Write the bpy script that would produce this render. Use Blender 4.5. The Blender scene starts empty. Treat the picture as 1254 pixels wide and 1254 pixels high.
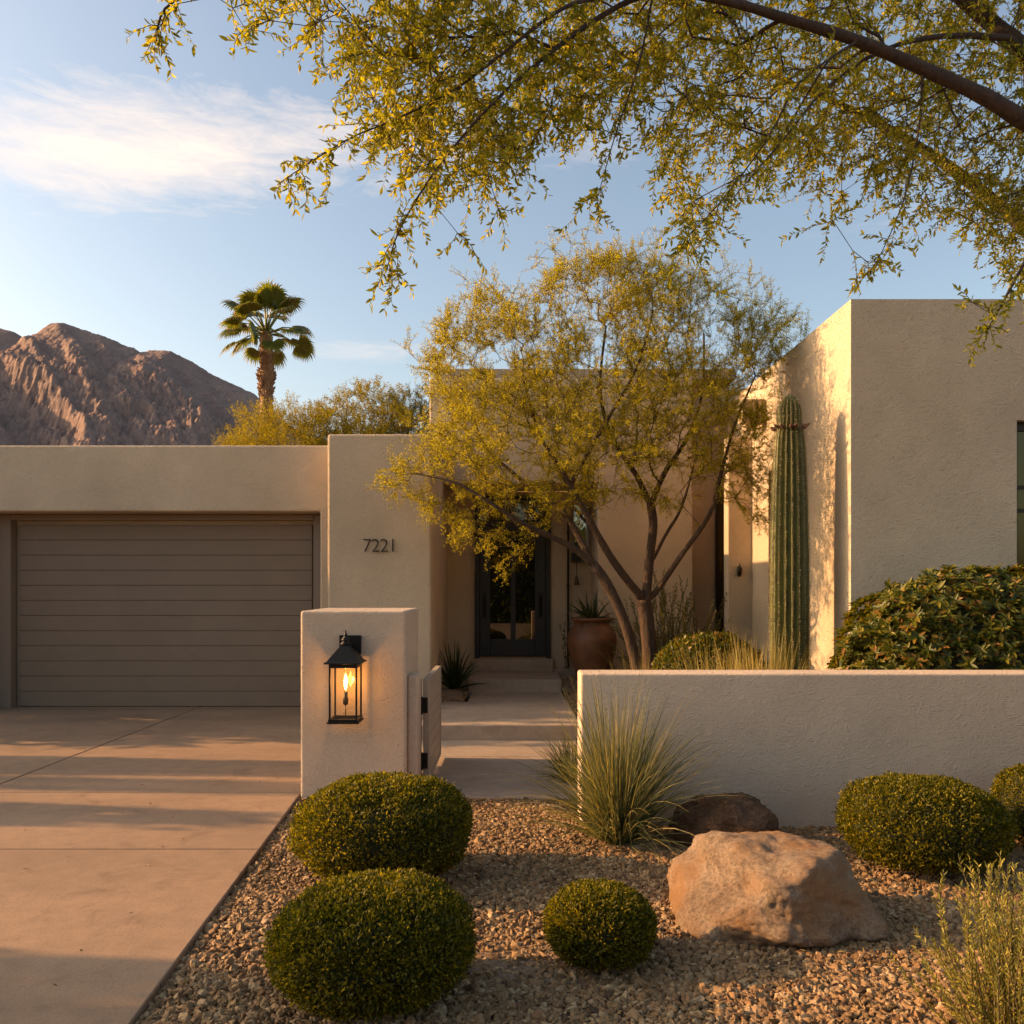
import bpy, bmesh, math, random
import numpy as np
from mathutils import Vector, Matrix, noise as mnoise

# ------------------------------------------------------------------ basics
SC = bpy.context.scene
COL = SC.collection
R = math.radians
F = 1050.0                       # focal length in photo pixels
EYE = 1.6

def P(px, py, d):                # photo pixel + distance -> point in the place
    return Vector(((px - 627) * d / F, d, EYE - (py - 718) * d / F))

def tag(o, label=None, cat=None, group=None, kind=None):
    if label: o['label'] = label
    if cat: o['category'] = cat
    if group: o['group'] = group
    if kind: o['kind'] = kind
    return o

def empty(name, loc, label, cat, group=None):
    o = bpy.data.objects.new(name, None)
    o.empty_display_size = .2
    COL.objects.link(o)
    o.location = loc
    return tag(o, label, cat, group)

def root_loc(parent):
    p = parent
    while p.parent: p = p.parent
    return Vector(p.location)

def link(name, me, mats, parent=None, loc=None):
    """mesh authored in world space; origin goes to the thing's base."""
    if not isinstance(mats, (list, tuple)): mats = [mats]
    for m in mats: me.materials.append(m)
    o = bpy.data.objects.new(name, me)
    COL.objects.link(o)
    base = root_loc(parent) if parent else Vector(loc or (0, 0, 0))
    if base.length > 0: me.transform(Matrix.Translation(-base))
    if parent: o.parent = parent
    else: o.location = base
    return o

class MB:
    def __init__(s): s.v = []; s.f = []; s.m = []
    def add(s, vs, fs, mi=0):
        n = len(s.v)
        s.v += [tuple(v) for v in vs]
        s.f += [tuple(i + n for i in f) for f in fs]
        s.m += [mi] * len(fs)
        return s
    def box(s, x0, x1, y0, y1, z0, z1, mi=0):
        return s.add([(x0,y0,z0),(x1,y0,z0),(x1,y1,z0),(x0,y1,z0),(x0,y0,z1),(x1,y0,z1),(x1,y1,z1),(x0,y1,z1)],
                     [(0,3,2,1),(4,5,6,7),(0,1,5,4),(1,2,6,5),(2,3,7,6),(3,0,4,7)], mi)
    def prism(s, poly, z0, z1, mi=0):
        n = len(poly)
        vs = [(x, y, z0) for x, y in poly] + [(x, y, z1) for x, y in poly]
        fs = [tuple(range(n))[::-1], tuple(range(n, 2 * n))]
        fs += [(i, (i + 1) % n, n + (i + 1) % n, n + i) for i in range(n)]
        return s.add(vs, fs, mi)
    def tube(s, pts, rad, n=8, mi=0, cap=True):
        pts = [Vector(p) for p in pts]
        if not hasattr(rad, '__len__'): rad = [rad] * len(pts)
        vs = []; fs = []
        u = None
        for i, p in enumerate(pts):
            t = (pts[min(i + 1, len(pts) - 1)] - pts[max(i - 1, 0)])
            if t.length < 1e-9: t = Vector((0, 0, 1))
            t.normalize()
            if u is None:
                u = t.orthogonal().normalized()
            else:
                u = u - t * u.dot(t)
                if u.length < 1e-6: u = t.orthogonal()
                u.normalize()
            w = t.cross(u)
            for k in range(n):
                a = 2 * math.pi * k / n
                vs.append(p + (u * math.cos(a) + w * math.sin(a)) * rad[i])
        for i in range(len(pts) - 1):
            for k in range(n):
                k2 = (k + 1) % n
                fs.append((i*n+k, i*n+k2, (i+1)*n+k2, (i+1)*n+k))
        if cap:
            fs.append(tuple(range(n))[::-1]); e = (len(pts)-1)*n
            fs.append(tuple(range(e, e+n)))
        return s.add(vs, fs, mi)
    def lathe(s, c, prof, n=32, mi=0, sq=0):
        vs = []; fs = []
        for r, z in prof:
            for k in range(n):
                a = 2 * math.pi * (k + .5) / n
                vs.append((c[0] + r * math.cos(a), c[1] + r * math.sin(a), c[2] + z))
        m = len(prof)
        for i in range(m - 1):
            for k in range(n):
                k2 = (k + 1) % n
                fs.append((i*n+k, i*n+k2, (i+1)*n+k2, (i+1)*n+k))
        fs.append(tuple(range(n))[::-1]); fs.append(tuple(range((m-1)*n, m*n)))
        return s.add(vs, fs, mi)
    def build(s, name, mats, parent=None, loc=None, smooth=False, bevel=0, seg=2):
        me = bpy.data.meshes.new(name)
        me.from_pydata(s.v, [], s.f)
        me.polygons.foreach_set('material_index', s.m)
        if smooth: me.polygons.foreach_set('use_smooth', [True] * len(me.polygons))
        me.update()
        o = link(name, me, mats, parent, loc)
        if bevel:
            b = o.modifiers.new('bevel', 'BEVEL'); b.width = bevel; b.segments = seg
            b.limit_method = 'ANGLE'; b.angle_limit = R(35)
            b.harden_normals = False
        return o

def np_mesh(name, V, Fq, mats, parent=None, loc=None, smooth=False, mi=None):
    V = np.asarray(V, dtype=np.float32); Fq = np.asarray(Fq, dtype=np.int32)
    k = Fq.shape[1]
    me = bpy.data.meshes.new(name)
    me.vertices.add(len(V)); me.vertices.foreach_set('co', V.ravel())
    me.loops.add(Fq.size); me.loops.foreach_set('vertex_index', Fq.ravel())
    me.polygons.add(len(Fq))
    me.polygons.foreach_set('loop_start', np.arange(0, Fq.size, k, dtype=np.int32))
    if mi is not None: me.polygons.foreach_set('material_index', np.asarray(mi, dtype=np.int32))
    if smooth: me.polygons.foreach_set('use_smooth', np.ones(len(Fq), dtype=bool))
    me.update(calc_edges=True); me.validate()
    return link(name, me, mats, parent, loc)

def norm(a): return a / np.maximum(np.linalg.norm(a, axis=-1, keepdims=True), 1e-9)

def leaf_arrays(base, d, n, L, W, hexa=False, fold=.2, droop=0.0):
    base = np.asarray(base, float); d = norm(np.asarray(d, float)); n = np.asarray(n, float)
    side = norm(np.cross(d, n)); n = norm(np.cross(side, d))
    L = np.asarray(L, float).reshape(-1, 1) * np.ones((len(base), 1))
    W = np.asarray(W, float).reshape(-1, 1) * np.ones((len(base), 1))
    if not hexa:
        V = np.stack([base, base + d*L*.5 + side*W*.5 + n*W*fold, base + d*L - n*L*droop, base + d*L*.5 - side*W*.5 + n*W*fold], 1)
        Fq = np.arange(len(base)*4).reshape(-1, 4)
        return V.reshape(-1, 3), Fq
    V = np.stack([base, base + d*L*.3 + side*W*.45 + n*W*fold, base + d*L*.68 + side*W*.38 + n*(W*fold - L*droop*.5),
                  base + d*L - n*L*droop, base + d*L*.68 - side*W*.38 + n*(W*fold - L*droop*.5), base + d*L*.3 - side*W*.45 + n*W*fold], 1)
    i = np.arange(len(base)) * 6
    Fq = np.stack([np.stack([i, i+1, i+2, i+3], 1), np.stack([i, i+3, i+4, i+5], 1)], 1).reshape(-1, 4)
    return V.reshape(-1, 3), Fq

def rdir(rng, n):
    return norm(rng.normal(size=(n, 3)))

# ------------------------------------------------------------------ materials
def mat(name):
    m = bpy.data.materials.new(name); m.use_nodes = True
    nt = m.node_tree
    b = nt.nodes['Principled BSDF']
    return m, nt, b

def N(nt, typ, **kw):
    n = nt.nodes.new(typ)
    for k, v in kw.items():
        if k in n.inputs: n.inputs[k].default_value = v
        else: setattr(n, k, v)
    return n

def ramp(nt, fac, stops):
    r = nt.nodes.new('ShaderNodeValToRGB')
    el = r.color_ramp.elements
    while len(el) < len(stops): el.new(.5)
    for e, (p, c) in zip(el, stops):
        e.position = p; e.color = (*c, 1) if len(c) == 3 else c
    nt.links.new(fac, r.inputs[0])
    return r.outputs[0]

def coords(nt, scale=(1, 1, 1)):
    tc = nt.nodes.new('ShaderNodeTexCoord')
    mp = nt.nodes.new('ShaderNodeMapping'); mp.inputs['Scale'].default_value = scale
    nt.links.new(tc.outputs['Object'], mp.inputs[0])
    return mp.outputs[0]

def plain(name, col, rough=.6, metal=0, spec=.5, var=0.0, scale=8, bump=0):
    m, nt, b = mat(name)
    b.inputs['Base Color'].default_value = (*col, 1)
    b.inputs['Roughness'].default_value = rough; b.inputs['Metallic'].default_value = metal
    b.inputs['Specular IOR Level'].default_value = spec
    if var or bump:
        c = coords(nt)
        n = N(nt, 'ShaderNodeTexNoise', Scale=scale, Detail=6.0, Roughness=.6); nt.links.new(c, n.inputs['Vector'])
        if var:
            lo = tuple(x * (1 - var) for x in col); hi = tuple(min(1, x * (1 + var)) for x in col)
            nt.links.new(ramp(nt, n.outputs[0], [(.3, lo), (.7, hi)]), b.inputs['Base Color'])
        if bump:
            bp = N(nt, 'ShaderNodeBump', Strength=bump, Distance=.01); nt.links.new(n.outputs[0], bp.inputs['Height'])
            nt.links.new(bp.outputs[0], b.inputs['Normal'])
    return m

def stucco(name, col, strength=.5, crack=False):
    m, nt, b = mat(name)
    c = coords(nt)
    big = N(nt, 'ShaderNodeTexNoise', Scale=1.1, Detail=5.0, Roughness=.55); nt.links.new(c, big.inputs['Vector'])
    fine = N(nt, 'ShaderNodeTexNoise', Scale=30.0, Detail=6.0, Roughness=.65, Distortion=1.2); nt.links.new(c, fine.inputs['Vector'])
    # trowel sweeps: stretched, warped ridges
    tro = N(nt, 'ShaderNodeTexNoise', Scale=13.0, Detail=3.0, Roughness=.5, Distortion=3.2)
    tro.noise_type = 'RIDGED_MULTIFRACTAL' if hasattr(tro, 'noise_type') else tro.noise_type
    nt.links.new(coords(nt, (1.0, 1.0, 1.7)), tro.inputs['Vector'])
    lo = tuple(x * .86 for x in col); hi = tuple(min(1, x * 1.07) for x in col)
    mixc = ramp(nt, big.outputs[0], [(.32, lo), (.68, hi)])
    mx = N(nt, 'ShaderNodeMix', data_type='RGBA', blend_type='MULTIPLY'); mx.inputs[0].default_value = 1
    nt.links.new(mixc, mx.inputs[6])
    nt.links.new(ramp(nt, fine.outputs[0], [(.25, (.90, .89, .88)), (.6, (1, 1, 1))]), mx.inputs[7])
    out = mx.outputs[2]
    if crack:
        wv = N(nt, 'ShaderNodeTexNoise', Scale=2.2, Detail=6.0, Roughness=.65); nt.links.new(c, wv.inputs['Vector'])
        av = N(nt, 'ShaderNodeMix', data_type='RGBA'); av.inputs[0].default_value = .35
        nt.links.new(c, av.inputs[6]); nt.links.new(wv.outputs[1], av.inputs[7])
        cr = N(nt, 'ShaderNodeTexVoronoi', Scale=1.1, feature='DISTANCE_TO_EDGE'); nt.links.new(av.outputs[2], cr.inputs['Vector'])
        mk = N(nt, 'ShaderNodeTexNoise', Scale=.9, Detail=2.0); nt.links.new(c, mk.inputs['Vector'])
        lm = N(nt, 'ShaderNodeMix', data_type='RGBA', blend_type='MULTIPLY')
        nt.links.new(ramp(nt, mk.outputs[0], [(.52, (0, 0, 0)), (.62, (.38, .38, .38))]), lm.inputs[0])
        nt.links.new(out, lm.inputs[6]); nt.links.new(ramp(nt, cr.outputs['Distance'], [(.0, (.55, .5, .45)), (.006, (1, 1, 1))]), lm.inputs[7])
        out = lm.outputs[2]
    nt.links.new(out, b.inputs['Base Color'])
    b.inputs['Roughness'].default_value = .92; b.inputs['Specular IOR Level'].default_value = .2
    b1 = N(nt, 'ShaderNodeBump', Strength=strength, Distance=.014); nt.links.new(tro.outputs[0], b1.inputs['Height'])
    b2 = N(nt, 'ShaderNodeBump', Strength=strength, Distance=.009); nt.links.new(fine.outputs[0], b2.inputs['Height'])
    b3 = N(nt, 'ShaderNodeBump', Strength=.35, Distance=.05); nt.links.new(big.outputs[0], b3.inputs['Height'])
    nt.links.new(b1.outputs[0], b2.inputs['Normal']); nt.links.new(b2.outputs[0], b3.inputs['Normal'])
    nt.links.new(b3.outputs[0], b.inputs['Normal'])
    return m

def concrete(name, col, sc=1.0, bump=.25):
    m, nt, b = mat(name)
    c = coords(nt)
    big = N(nt, 'ShaderNodeTexNoise', Scale=.9*sc, Detail=7.0, Roughness=.6, Distortion=.4); nt.links.new(coords(nt, (.6, 1.6, 1)), big.inputs['Vector'])
    fine = N(nt, 'ShaderNodeTexNoise', Scale=90.0*sc, Detail=4.0, Roughness=.7); nt.links.new(c, fine.inputs['Vector'])
    mid = N(nt, 'ShaderNodeTexNoise', Scale=9.0*sc, Detail=6.0, Roughness=.65); nt.links.new(c, mid.inputs['Vector'])
    vor = N(nt, 'ShaderNodeTexVoronoi', Scale=26.0*sc); nt.links.new(c, vor.inputs['Vector'])
    lo = tuple(x * .78 for x in col); hi = tuple(min(1, x * 1.12) for x in col)
    a = ramp(nt, big.outputs[0], [(.3, lo), (.7, hi)])
    mx = N(nt, 'ShaderNodeMix', data_type='RGBA', blend_type='MULTIPLY'); mx.inputs[0].default_value = 1
    nt.links.new(a, mx.inputs[6]); nt.links.new(ramp(nt, mid.outputs[0], [(.3, (.84, .84, .85)), (.6, (1, 1, 1))]), mx.inputs[7])
    mx2 = N(nt, 'ShaderNodeMix', data_type='RGBA', blend_type='MULTIPLY'); mx2.inputs[0].default_value = 1
    nt.links.new(mx.outputs[2], mx2.inputs[6]); nt.links.new(ramp(nt, fine.outputs[0], [(.3, (.8, .8, .8)), (.55, (1, 1, 1))]), mx2.inputs[7])
    mx3 = N(nt, 'ShaderNodeMix', data_type='RGBA', blend_type='MULTIPLY'); mx3.inputs[0].default_value = 1
    nt.links.new(mx2.outputs[2], mx3.inputs[6]); nt.links.new(ramp(nt, vor.outputs['Distance'], [(.03, (.6, .58, .56)), (.09, (1, 1, 1))]), mx3.inputs[7])
    st = N(nt, 'ShaderNodeTexNoise', Scale=2.3*sc, Detail=8.0, Roughness=.7, Distortion=1.5); nt.links.new(c, st.inputs['Vector'])
    mx4 = N(nt, 'ShaderNodeMix', data_type='RGBA', blend_type='MULTIPLY'); mx4.inputs[0].default_value = 1
    nt.links.new(mx3.outputs[2], mx4.inputs[6]); nt.links.new(ramp(nt, st.outputs[0], [(.30, (.74, .72, .70)), (.44, (1, 1, 1)), (.62, (1, 1, 1)), (.72, (1.08, 1.07, 1.05))]), mx4.inputs[7])
    nt.links.new(mx4.outputs[2], b.inputs['Base Color'])
    b.inputs['Roughness'].default_value = .8; b.inputs['Specular IOR Level'].default_value = .35
    b1 = N(nt, 'ShaderNodeBump', Strength=bump, Distance=.004); nt.links.new(fine.outputs[0], b1.inputs['Height'])
    b2 = N(nt, 'ShaderNodeBump', Strength=bump, Distance=.01); nt.links.new(mid.outputs[0], b2.inputs['Height'])
    nt.links.new(b1.outputs[0], b2.inputs['Normal']); nt.links.new(b2.outputs[0], b.inputs['Normal'])
    return m

def leaf_mat(name, stops, trans=.4, rough=.5, spec=.35, clump=None, tcol=1.25):
    m, nt, b = mat(name)
    g = nt.nodes.new('ShaderNodeNewGeometry')
    col = ramp(nt, g.outputs['Random Per Island'], stops)
    if clump:
        sc, lo, hi = clump
        n = N(nt, 'ShaderNodeTexNoise', Scale=sc, Detail=2.0); nt.links.new(coords(nt), n.inputs['Vector'])
        mx = N(nt, 'ShaderNodeMix', data_type='RGBA', blend_type='MULTIPLY'); mx.inputs[0].default_value = 1
        nt.links.new(col, mx.inputs[6]); nt.links.new(ramp(nt, n.outputs[0], [(.35, lo), (.65, hi)]), mx.inputs[7])
        col = mx.outputs[2]
    nt.links.new(col, b.inputs['Base Color'])
    b.inputs['Roughness'].default_value = rough; b.inputs['Specular IOR Level'].default_value = spec
    t = nt.nodes.new('ShaderNodeBsdfTranslucent')
    br = N(nt, 'ShaderNodeMix', data_type='RGBA', blend_type='MULTIPLY'); br.inputs[0].default_value = 1
    nt.links.new(col, br.inputs[6]); br.inputs[7].default_value = (tcol*1.07, tcol, tcol*.54, 1)
    nt.links.new(br.outputs[2], t.inputs[0])
    ms = nt.nodes.new('ShaderNodeMixShader'); ms.inputs[0].default_value = trans
    nt.links.new(b.outputs[0], ms.inputs[1]); nt.links.new(t.outputs[0], ms.inputs[2])
    nt.links.new(ms.outputs[0], nt.nodes['Material Output'].inputs[0])
    return m

def bark(name, a, bcol, sc=20, bump=.6):
    m, nt, b = mat(name)
    n = N(nt, 'ShaderNodeTexNoise', Scale=sc, Detail=6.0, Roughness=.65, Distortion=.6); nt.links.new(coords(nt, (1, 1, .35)), n.inputs['Vector'])
    nt.links.new(ramp(nt, n.outputs[0], [(.3, a), (.7, bcol)]), b.inputs['Base Color'])
    b.inputs['Roughness'].default_value = .85
    bp = N(nt, 'ShaderNodeBump', Strength=.9, Distance=.03); nt.links.new(n.outputs[0], bp.inputs['Height'])
    nt.links.new(bp.outputs[0], b.inputs['Normal'])
    return m

def rock(name, stops, sc=3.0, bump=.6, patch=None, dist=1.0, grain=.42):
    m, nt, b = mat(name)
    c = coords(nt)
    n1 = N(nt, 'ShaderNodeTexNoise', Scale=sc, Detail=9.0, Roughness=.62, Distortion=.8); nt.links.new(c, n1.inputs['Vector'])
    n2 = N(nt, 'ShaderNodeTexNoise', Scale=sc*14, Detail=8.0, Roughness=.8); nt.links.new(c, n2.inputs['Vector'])
    v = N(nt, 'ShaderNodeTexVoronoi', Scale=sc*5, feature='DISTANCE_TO_EDGE'); nt.links.new(n1.outputs[1], v.inputs['Vector'])
    col = ramp(nt, n1.outputs[0], stops)
    mx = N(nt, 'ShaderNodeMix', data_type='RGBA', blend_type='MULTIPLY'); mx.inputs[0].default_value = 1
    nt.links.new(col, mx.inputs[6]); nt.links.new(ramp(nt, n2.outputs[0], [(.36, (grain, grain * .95, grain * .9)), (.56, (1, 1, 1)), (.7, (1.25, 1.22, 1.18))]), mx.inputs[7])
    out = mx.outputs[2]
    if patch:
        n3 = N(nt, 'ShaderNodeTexNoise', Scale=2.6, Detail=4.0); nt.links.new(c, n3.inputs['Vector'])
        mp = N(nt, 'ShaderNodeMix', data_type='RGBA')
        nt.links.new(ramp(nt, n3.outputs[0], [(.44, (0, 0, 0)), (.60, (.8, .8, .8))]), mp.inputs[0])
        nt.links.new(out, mp.inputs[6]); mp.inputs[7].default_value = (*patch, 1)
        out = mp.outputs[2]
    nt.links.new(out, b.inputs['Base Color'])
    b.inputs['Roughness'].default_value = .85; b.inputs['Specular IOR Level'].default_value = .25
    b1 = N(nt, 'ShaderNodeBump', Strength=bump, Distance=.03*dist); nt.links.new(n1.outputs[0], b1.inputs['Height'])
    b2 = N(nt, 'ShaderNodeBump', Strength=bump, Distance=.008*dist); nt.links.new(n2.outputs[0], b2.inputs['Height'])
    nt.links.new(b1.outputs[0], b2.inputs['Normal']); nt.links.new(b2.outputs[0], b.inputs['Normal'])
    return m

def thin_glass(name, tint=(1, 1, 1), refl=.12):
    m, nt, b = mat(name)
    t = nt.nodes.new('ShaderNodeBsdfTransparent'); t.inputs[0].default_value = (*tint, 1)
    g = nt.nodes.new('ShaderNodeBsdfGlossy'); g.inputs['Roughness'].default_value = .02
    ms = nt.nodes.new('ShaderNodeMixShader'); ms.inputs[0].default_value = refl
    nt.links.new(t.outputs[0], ms.inputs[1]); nt.links.new(g.outputs[0], ms.inputs[2])
    nt.links.new(ms.outputs[0], nt.nodes['Material Output'].inputs[0])
    return m

def dark_glass(name, base=(.006, .005, .004), refl=.11, tint=(1, .93, .82)):
    m, nt, b = mat(name)
    b.inputs['Base Color'].default_value = (*base, 1); b.inputs['Roughness'].default_value = .3
    b.inputs['Specular IOR Level'].default_value = 0
    g = nt.nodes.new('ShaderNodeBsdfGlossy'); g.inputs['Roughness'].default_value = .015; g.inputs['Color'].default_value = (*tint, 1)
    ms = nt.nodes.new('ShaderNodeMixShader'); ms.inputs[0].default_value = refl
    nt.links.new(b.outputs[0], ms.inputs[1]); nt.links.new(g.outputs[0], ms.inputs[2])
    nt.links.new(ms.outputs[0], nt.nodes['Material Output'].inputs[0])
    return m

M = {}
M['stucco'] = stucco('stucco', (.58, .45, .31), .65)
M['stucco_wall'] = stucco('stucco_wall', (.60, .465, .345), .5, True)
M['stucco_grey'] = stucco('stucco_grey', (.56, .45, .325), .7, True)
M['stucco_shade'] = stucco('stucco_shade', (.42, .34, .255), .3)  # darker stucco copy: the parapet band's shade is put into the colour
M['garage'] = plain('garage_paint', (.225, .160, .108), .5, var=.06, scale=3, spec=.4)
M['garage_frame'] = plain('garage_frame_paint', (.235, .17, .118), .55)
M['gate'] = plain('gate_paint', (.40, .32, .24), .5, var=.06, scale=12)
M['black'] = plain('black_metal', (.014, .013, .012), .42, .6, bump=.1, scale=60)
M['black_door'] = plain('black_door_paint', (.010, .008, .007), .4)
M['bronze'] = plain('dark_bronze', (.03, .022, .015), .35, .7)
M['driveway'] = concrete('driveway_concrete', (.335, .215, .132))
M['path'] = concrete('path_concrete', (.43, .325, .24), 1.2, .18)
M['joint'] = plain('joint_filler', (.07, .055, .042), .9)
M['soil'] = rock('decomposed_granite', [(.3, (.22, .155, .10)), (.7, (.36, .26, .175))], 14, .8)
M['mountain'] = rock('mountain_rock', [(.3, (.215, .142, .118)), (.5, (.275, .182, .148)), (.7, (.325, .22, .175))], .03, .9, dist=110, grain=.74)
M['boulder'] = rock('granite_boulder', [(.28, (.27, .17, .105)), (.48, (.48, .335, .22)), (.72, (.64, .49, .36))], 4.2, .9, patch=(.42, .21, .085), dist=4, grain=.42)
M['dark_rock'] = rock('basalt_boulder', [(.3, (.085, .042, .020)), (.55, (.18, .092, .046)), (.75, (.29, .16, .085))], 6, .9, dist=1.6)
M['terracotta'] = plain('terracotta', (.15, .058, .024), .55, var=.28, scale=7, bump=.25)
M['bark_mesquite'] = bark('mesquite_bark', (.028, .015, .009), (.085, .045, .026), 30)
M['bark_palo'] = bark('palo_verde_bark', (.034, .018, .010), (.095, .052, .027), 26)
M['bark_palm'] = bark('palm_bark', (.14, .07, .035), (.34, .19, .095), 5)
M['twig'] = plain('twig_wood', (.11, .07, .03), .8)
M['digit'] = plain('digit_metal', (.015, .012, .01), .4, .5)
M['candle'] = plain('candle_sleeve', (.30, .22, .12), .5)
M['lamp_glass'] = thin_glass('lantern_glass', (1, .97, .90), .07)
M['door_glass'] = dark_glass('door_glass')
M['window_glass'] = dark_glass('window_glass', (.03, .024, .008), .06, (1, .85, .5))  # warm base and tint stand in for a golden reflection of trees
M['sidelight_glass'] = dark_glass('sidelight_glass', (.06, .075, .08), .45, (.85, .97, 1))
M['blind'] = plain('curtain_cloth', (.3, .26, .2), .9)
m, nt, b = mat('glowing_filament')
b.inputs['Base Color'].default_value = (1, .6, .25, 1)
b.inputs['Emission Color'].default_value = (1, .56, .17, 1); b.inputs['Emission Strength'].default_value = 14
M['flame'] = m

G = lambda *c: c
M['lf_ball'] = leaf_mat('boxwood_leaf', [(0, (.034, .038, .003)), (.4, (.092, .093, .006)), (.8, (.20, .172, .011)), (1, (.38, .28, .02))], .48, .5, .3)
M['core'] = plain('shrub_light_block', (.018, .022, .007), .95)  # near-black filler added inside the shrubs to stop light passing through
M['lf_hedge'] = leaf_mat('hedge_leaf', [(0, (.034, .052, .006)), (.5, (.09, .100, .010)), (.85, (.22, .185, .016)), (.96, (.28, .13, .035)), (1, (.30, .20, .03))], .38, .42, .35)
M['lf_mesq'] = leaf_mat('mesquite_leaf', [(0, (.12, .13, .012)), (.5, (.24, .225, .016)), (.85, (.36, .31, .024)), (1, (.47, .36, .045))], .55, .5, .35, tcol=1.5)
M['lf_palo'] = leaf_mat('palo_verde_leaf', [(0, (.21, .195, .014)), (.5, (.36, .315, .018)), (.85, (.50, .41, .026)), (1, (.60, .47, .05))], .55, .6, .2, tcol=1.4)
M['lf_desert'] = leaf_mat('desert_tree_leaf', [(0, (.17, .145, .012)), (.6, (.27, .215, .015)), (1, (.38, .28, .025))], .5, .6, .2)
M['lf_desert_dark'] = leaf_mat('desert_tree_leaf_dark', [(0, (.055, .062, .018)), (.6, (.10, .098, .024)), (1, (.17, .14, .035))], .4, .6, .2)
M['lf_shade'] = leaf_mat('street_tree_leaf', [(0, (.04, .06, .01)), (1, (.10, .11, .02))], .25, .6, .2)
M['lf_palm'] = leaf_mat('palm_leaf', [(0, (.09, .115, .012)), (.6, (.16, .17, .016)), (1, (.25, .22, .03))], .4, .4, .5)
M['lf_palm_dry'] = leaf_mat('palm_leaf_tip', [(0, (.28, .19, .07)), (1, (.40, .29, .12))], .4, .6, .2)
M['blade'] = leaf_mat('grass_blade', [(0, (.075, .085, .034)), (.6, (.13, .135, .055)), (.88, (.20, .185, .07)), (1, (.36, .27, .11))], .35, .5, .3)
M['blade_dry'] = leaf_mat('dry_grass_blade', [(0, (.16, .14, .035)), (.5, (.30, .235, .07)), (1, (.48, .36, .13))], .45, .5, .3)
M['lf_yucca'] = leaf_mat('strap_leaf', [(0, (.022, .035, .010)), (.7, (.05, .065, .018)), (1, (.10, .10, .03))], .2, .4, .5)
M['lf_sage'] = leaf_mat('sage_leaf', [(0, (.16, .17, .045)), (.6, (.31, .28, .065)), (1, (.50, .40, .09))], .45, .6, .2)

# saguaro skin: green ribs, spine colour on the crests comes from the spine mesh
M['saguaro'] = plain('saguaro_skin', (.10, .10, .02), .5, var=.35, scale=9, bump=.15)
M['spine'] = plain('saguaro_spine', (.42, .33, .17), .6)

# ------------------------------------------------------------------ light, sky, camera
AZ, EL = R(5.0), R(20.0)
SUN = Vector((-math.cos(EL) * math.cos(AZ), math.cos(EL) * math.sin(AZ), math.sin(EL)))
w = bpy.data.worlds.new("World"); SC.world = w; w.use_nodes = True
nt = w.node_tree; bg = nt.nodes['Background']; bg.inputs[1].default_value = .115
sky = nt.nodes.new('ShaderNodeTexSky'); sky.sky_type = 'NISHITA'; sky.sun_disc = False
sky.sun_elevation = EL; sky.sun_rotation = math.atan2(SUN.x, SUN.y)
sky.air_density = 1.0; sky.dust_density = 2.6; sky.ozone_density = .8
# thin cirrus, laid out by direction on the sky dome
tc = nt.nodes.new('ShaderNodeTexCoord')
sx = nt.nodes.new('ShaderNodeSeparateXYZ'); nt.links.new(tc.outputs['Generated'], sx.inputs[0])
def mth(op, a, b=None, c=None, clamp=False):
    n = nt.nodes.new('ShaderNodeMath'); n.operation = op; n.use_clamp = clamp
    for i, v in enumerate((a, b, c)):
        if v is None: continue
        if isinstance(v, (int, float)): n.inputs[i].default_value = v
        else: nt.links.new(v, n.inputs[i])
    return n.outputs[0]
azi = mth('ARCTAN2', sx.outputs[0], sx.outputs[1])
elv = mth('ARCSINE', sx.outputs[2])
cx = nt.nodes.new('ShaderNodeCombineXYZ'); nt.links.new(azi, cx.inputs[0]); nt.links.new(elv, cx.inputs[1])
def cnoise(scale, rot, loc, det=6., rough=.58, dist=.8):
    mp = nt.nodes.new('ShaderNodeMapping'); mp.inputs['Scale'].default_value = scale; mp.inputs['Rotation'].default_value = (0, 0, rot); mp.inputs['Location'].default_value = loc
    nt.links.new(cx.outputs[0], mp.inputs[0])
    n = nt.nodes.new('ShaderNodeTexNoise'); n.inputs['Scale'].default_value = 1; n.inputs['Detail'].default_value = det
    n.inputs['Roughness'].default_value = rough; n.inputs['Distortion'].default_value = dist
    nt.links.new(mp.outputs[0], n.inputs['Vector']); return n.outputs[0]
def blob(a0, e0, ra, re, tilt=0.0):
    da = mth('SUBTRACT', azi, a0)
    de = mth('SUBTRACT', mth('SUBTRACT', elv, e0), mth('MULTIPLY', da, tilt))
    q = mth('ADD', mth('POWER', mth('MULTIPLY', da, 1 / ra), 2.0), mth('POWER', mth('MULTIPLY', de, 1 / re), 2.0))
    return mth('SUBTRACT', 1.0, mth('SQRT', q))
n_a = cnoise((4.0, 11.0, 1), R(9), (3.1, 1.7, 0))
n_b = cnoise((9.0, 40.0, 1), R(10), (7.3, 2.2, 0), 8, .62, 1.2)
n_c = cnoise((26.0, 90.0, 1), R(6), (1.3, 5.2, 0), 8, .65, 1.6)
nse = mth('ADD', mth('ADD', mth('MULTIPLY', n_a, .80), mth('MULTIPLY', n_b, .85)), mth('MULTIPLY', n_c, .30))
def cloud(bl, amp, gain):
    return mth('MULTIPLY', mth('SUBTRACT', mth('ADD', mth('MULTIPLY', bl, amp), nse), 1.30 ), gain, clamp=True)
cl = cloud(blob(-.40, .438, .56, .088, .11), .95, 1.5)
cl = mth('MAXIMUM', cl, cloud(blob(-.155, .262, .14, .028, .05), .6, .9))
cl = mth('MAXIMUM', cl, cloud(blob(.12, .47, .22, .05, .1), .5, .8))
cl = mth('MAXIMUM', cl, cloud(blob(.45, .38, .2, .03, .1), .5, .6))
cl = mth('MULTIPLY', cl, .84, clamp=True)
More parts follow.
